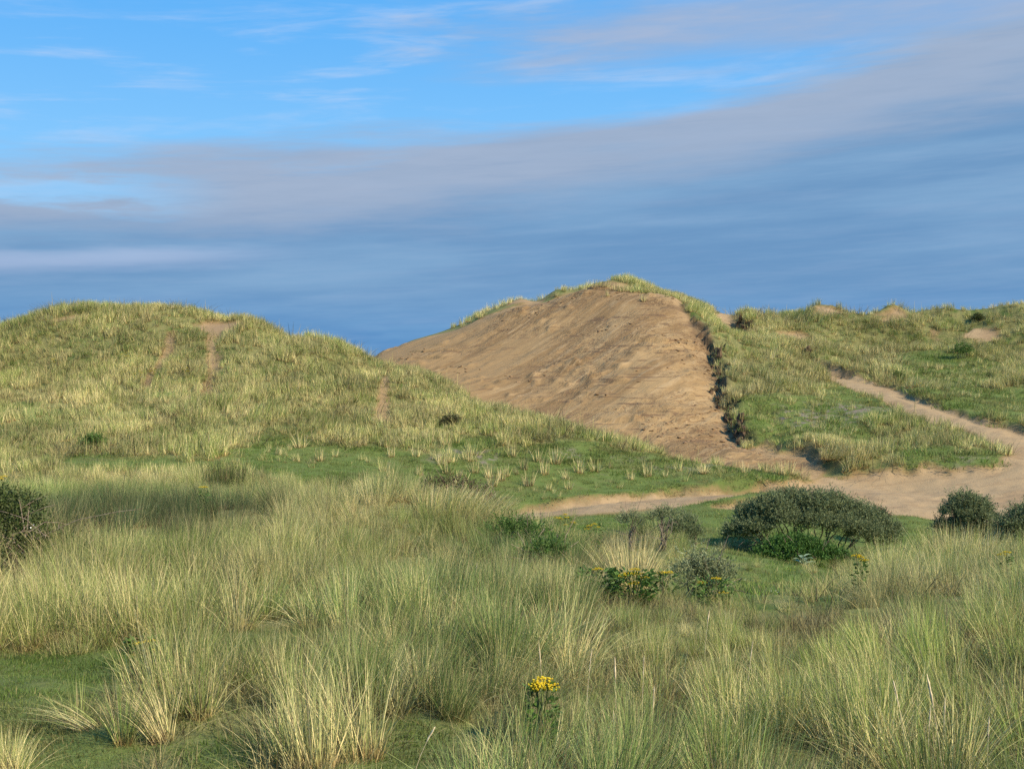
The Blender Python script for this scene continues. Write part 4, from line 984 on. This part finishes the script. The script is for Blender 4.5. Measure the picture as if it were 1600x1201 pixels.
# the small tufts standing one by one on the lawn below the dune
LM = [tuft_mesh('marram_tuft', np.random.default_rng(1200 + i), 38, 0.62, 0.17, 0.32, 0.017, (.75, .55, .85, .65)[i], seg=3) for i in range(4)]
lawn_px = [(612, 752), (640, 770), (655, 742), (598, 735), (672, 752), (700, 742), (720, 745), (742, 740), (765, 748), (770, 760), (783, 752), (790, 745), (818, 735), (826, 760), (850, 742), (858, 768), (885, 750), (888, 765), (905, 738), (930, 735),
           (955, 728), (985, 748), (1010, 742), (745, 775), (760, 782), (720, 765), (690, 728), (735, 722), (705, 780), (650, 715), (610, 715), (575, 722), (560, 700), (524, 712), (500, 720), (470, 700), (868, 725), (1040, 745), (1165, 745), (1060, 735), (800, 715), (842, 722)]
for k, (px, py) in enumerate(lawn_px):
    x, y = at(px, py); s = 0.5 + 0.95 * rs.random()
    o = link('marram_tuft', LM[k % 4]); o.location = (x, y, float(HZ(x, y)[0]) - .02); o.rotation_euler = (0, 0, rs.random() * 6.28); o.scale = (s, s, s); o['tint'] = [0.12 + 0.1 * rs.normal(), 0.15 * rs.normal(), 0.0]
    tag(o, 'small pale grass tuft standing by itself on the green lawn below the long dune', 'grass tuft', 'single tufts on the lawn below the long dune')

# ------------------------------------------------------------------ post on the dune, fallen turf, loose things on the sand
g0 = ground_pt(365, 75.2)
V, F = tube_np([(0, 0, -.3), (.01, 0, .3), (.03, .01, .85)], .055, .045, 8)
V = np.vstack([V, [[.03, .01, .865]]]); F = np.vstack([F, [[len(V) - 1, 16 + k, 16 + (k + 1) % 8, 16 + (k + 1) % 8] for k in range(0)]]) if False else F
F = np.vstack([F, [[len(V) - 1, 16 + 2 * k, 16 + 2 * k + 1, 16 + (2 * k + 2) % 8] for k in range(4)]])
tag(link('wooden_post', mesh_np('wooden_post', V, F), M_POST), 'short dark wooden post standing on the crest of the long dune', 'post')

M_SOD = flat_mat('hanging_humus', (0.028, 0.019, 0.012), (0.13, 0.082, 0.046), 3)
M_CLOD = flat_mat('sand_clod', (0.15, 0.092, 0.050), (0.28, 0.18, 0.10), 4)
def lump(rng, sx, sy, sz, n=3):
    V = []; F = []
    nu, nv = 8, 5
    for j in range(nv + 1):
        th = math.pi * j / nv
        for i in range(nu):
            ph = 2 * math.pi * i / nu; r = 1 + 0.36 * rng.normal() * (0 < j < nv)
            V.append((sx * r * math.sin(th) * math.cos(ph), sy * r * math.sin(th) * math.sin(ph), sz * r * math.cos(th)))
    for j in range(nv):
        for i in range(nu): F.append((j * nu + i, (j + 1) * nu + i, (j + 1) * nu + (i + 1) % nu, j * nu + (i + 1) % nu))
    return np.array(V), np.array(F)
for k in range(28):
    rng = np.random.default_rng(1400 + k)
    if k < 20:
        t = 3.2 + 5.6 * (k + 0.5 * rng.random()) / 20; line = SCARP
    elif k < 26:
        t = 2.6 * (k - 20) / 6 + 0.2; line = NOTCH  # dark lumps added here stand in for the shade of the saddle hollow
    else:
        t = 0.25 + 0.35 * (k - 26); line = FARBANK
    i = int(t); p = line[i] * (1 - t + i) + line[min(i + 1, len(line) - 1)] * (t - i)
    xx, yy = p[0] - 0.12 + 0.25 * rng.normal(), p[1] + 0.2 * rng.normal()
    s = (0.13 + 0.14 * rng.random()) * (1 if k < 20 else 1.5)
    V, F = lump(rng, s * 0.8, s, s * (1.2 + 0.9 * rng.random()))
    root = empty('turf_sod', (xx, yy, float(HZ(xx, yy)[0]) + (0.05 if k < 20 else -0.1)), *(('dark overhanging sod of turf and roots on the scarp lip beside the bare sand', 'turf sod', 'dark sods along the scarp lip') if k < 20 else ('dark lump standing in for the shaded hollow under the grass cap of the skyline saddle', 'turf sod', 'dark lumps standing in for the shaded hollow of the saddle') if k < 26 else ('dark sod in the little sand scar where the climbing track ends', 'turf sod', 'dark sods at the top of the track')))
    link('soil', mesh_np('soil', V, F, False), M_SOD, root)
    v, f, kk = blades(16, 0.4, s, 0.6, 0.016, 0.5, rng, 2); v[:, 2] += s * .7
    link('grass', k_mesh('grass', v, f, kk, M_MARRAM), None, root)['kind'] = 'stuff'
PC = protos('sand_clod', 5, lambda i: (lambda me: (me.materials.append(M_CLOD), me)[1])(mesh_np('sand_clod', *lump(np.random.default_rng(1500 + i), .12, .09, .045), True)))
n = 16000
x = rs.uniform(-12, 22, n); y = rs.uniform(58, 100, n)
s_, f_, t_ = fields(x, y)
m = (f_ > 0.3) & (rs.random(n) < np.clip(-0.10 + 1.2 * fbm(x, y, 3.0, 3, 201) + 0.5 * sstep(x - (y - 60) * 0.12, 2, 14), 0, 1)); x, y = x[m], y[m]; n = len(x)
s = 0.25 + 0.9 * rs.random(n) ** 3
scatter('sand_clods', np.stack([x, y, HZ(x, y)], -1), np.stack([np.zeros(n), np.zeros(n), rs.random(n) * 6.28], -1), np.stack([s * 1.3, s, s * .8], -1), rs.integers(0, 5, n), np.zeros((n, 3)), PC, 'crumbled lumps of damp sand strewn over the bare dune face', 'sand clods')

# flowers in the lawns
def speck(mat, i):
    rng = np.random.default_rng(1600 + i); fl = []
    for q in range(3):
        c = rng.normal(0, .03, 3); c[2] = 0.04 + 0.03 * rng.random()
        V = np.array([c + (.009 * math.cos(b), .009 * math.sin(b), 0.002) for b in np.arange(4) * math.pi / 2]); fl.append((V, np.array([[0, 1, 2, 3]])))
    me = mesh_np('flower_speck', *cat(fl)); me.materials.append(mat); return me
PSY = protos('lawn_flower', 3, lambda i: speck((M_YELLOW, M_YELLOW, M_WHITE)[i], i))
n = 900
x, y, _ = wedge(n, 5, 36, rs); lw = lawn_field(x, y)
m = (rs.random(n) < lw * np.clip(0.35 + 1.4 * fbm(x, y, 1.2, 2, 211), 0, 1)); x, y = x[m], y[m]; n = len(x)
s = 0.6 + 0.5 * rs.random(n) + np.maximum(0, (y - 12) / 22)
scatter('lawn_flowers', np.stack([x, y, HZ(x, y)], -1), np.zeros((n, 3)), np.stack([s, s, s], -1), rs.integers(0, 3, n), np.zeros((n, 3)), PSY, 'tiny yellow and white flowers dotted through the green lawns', 'wildflowers')
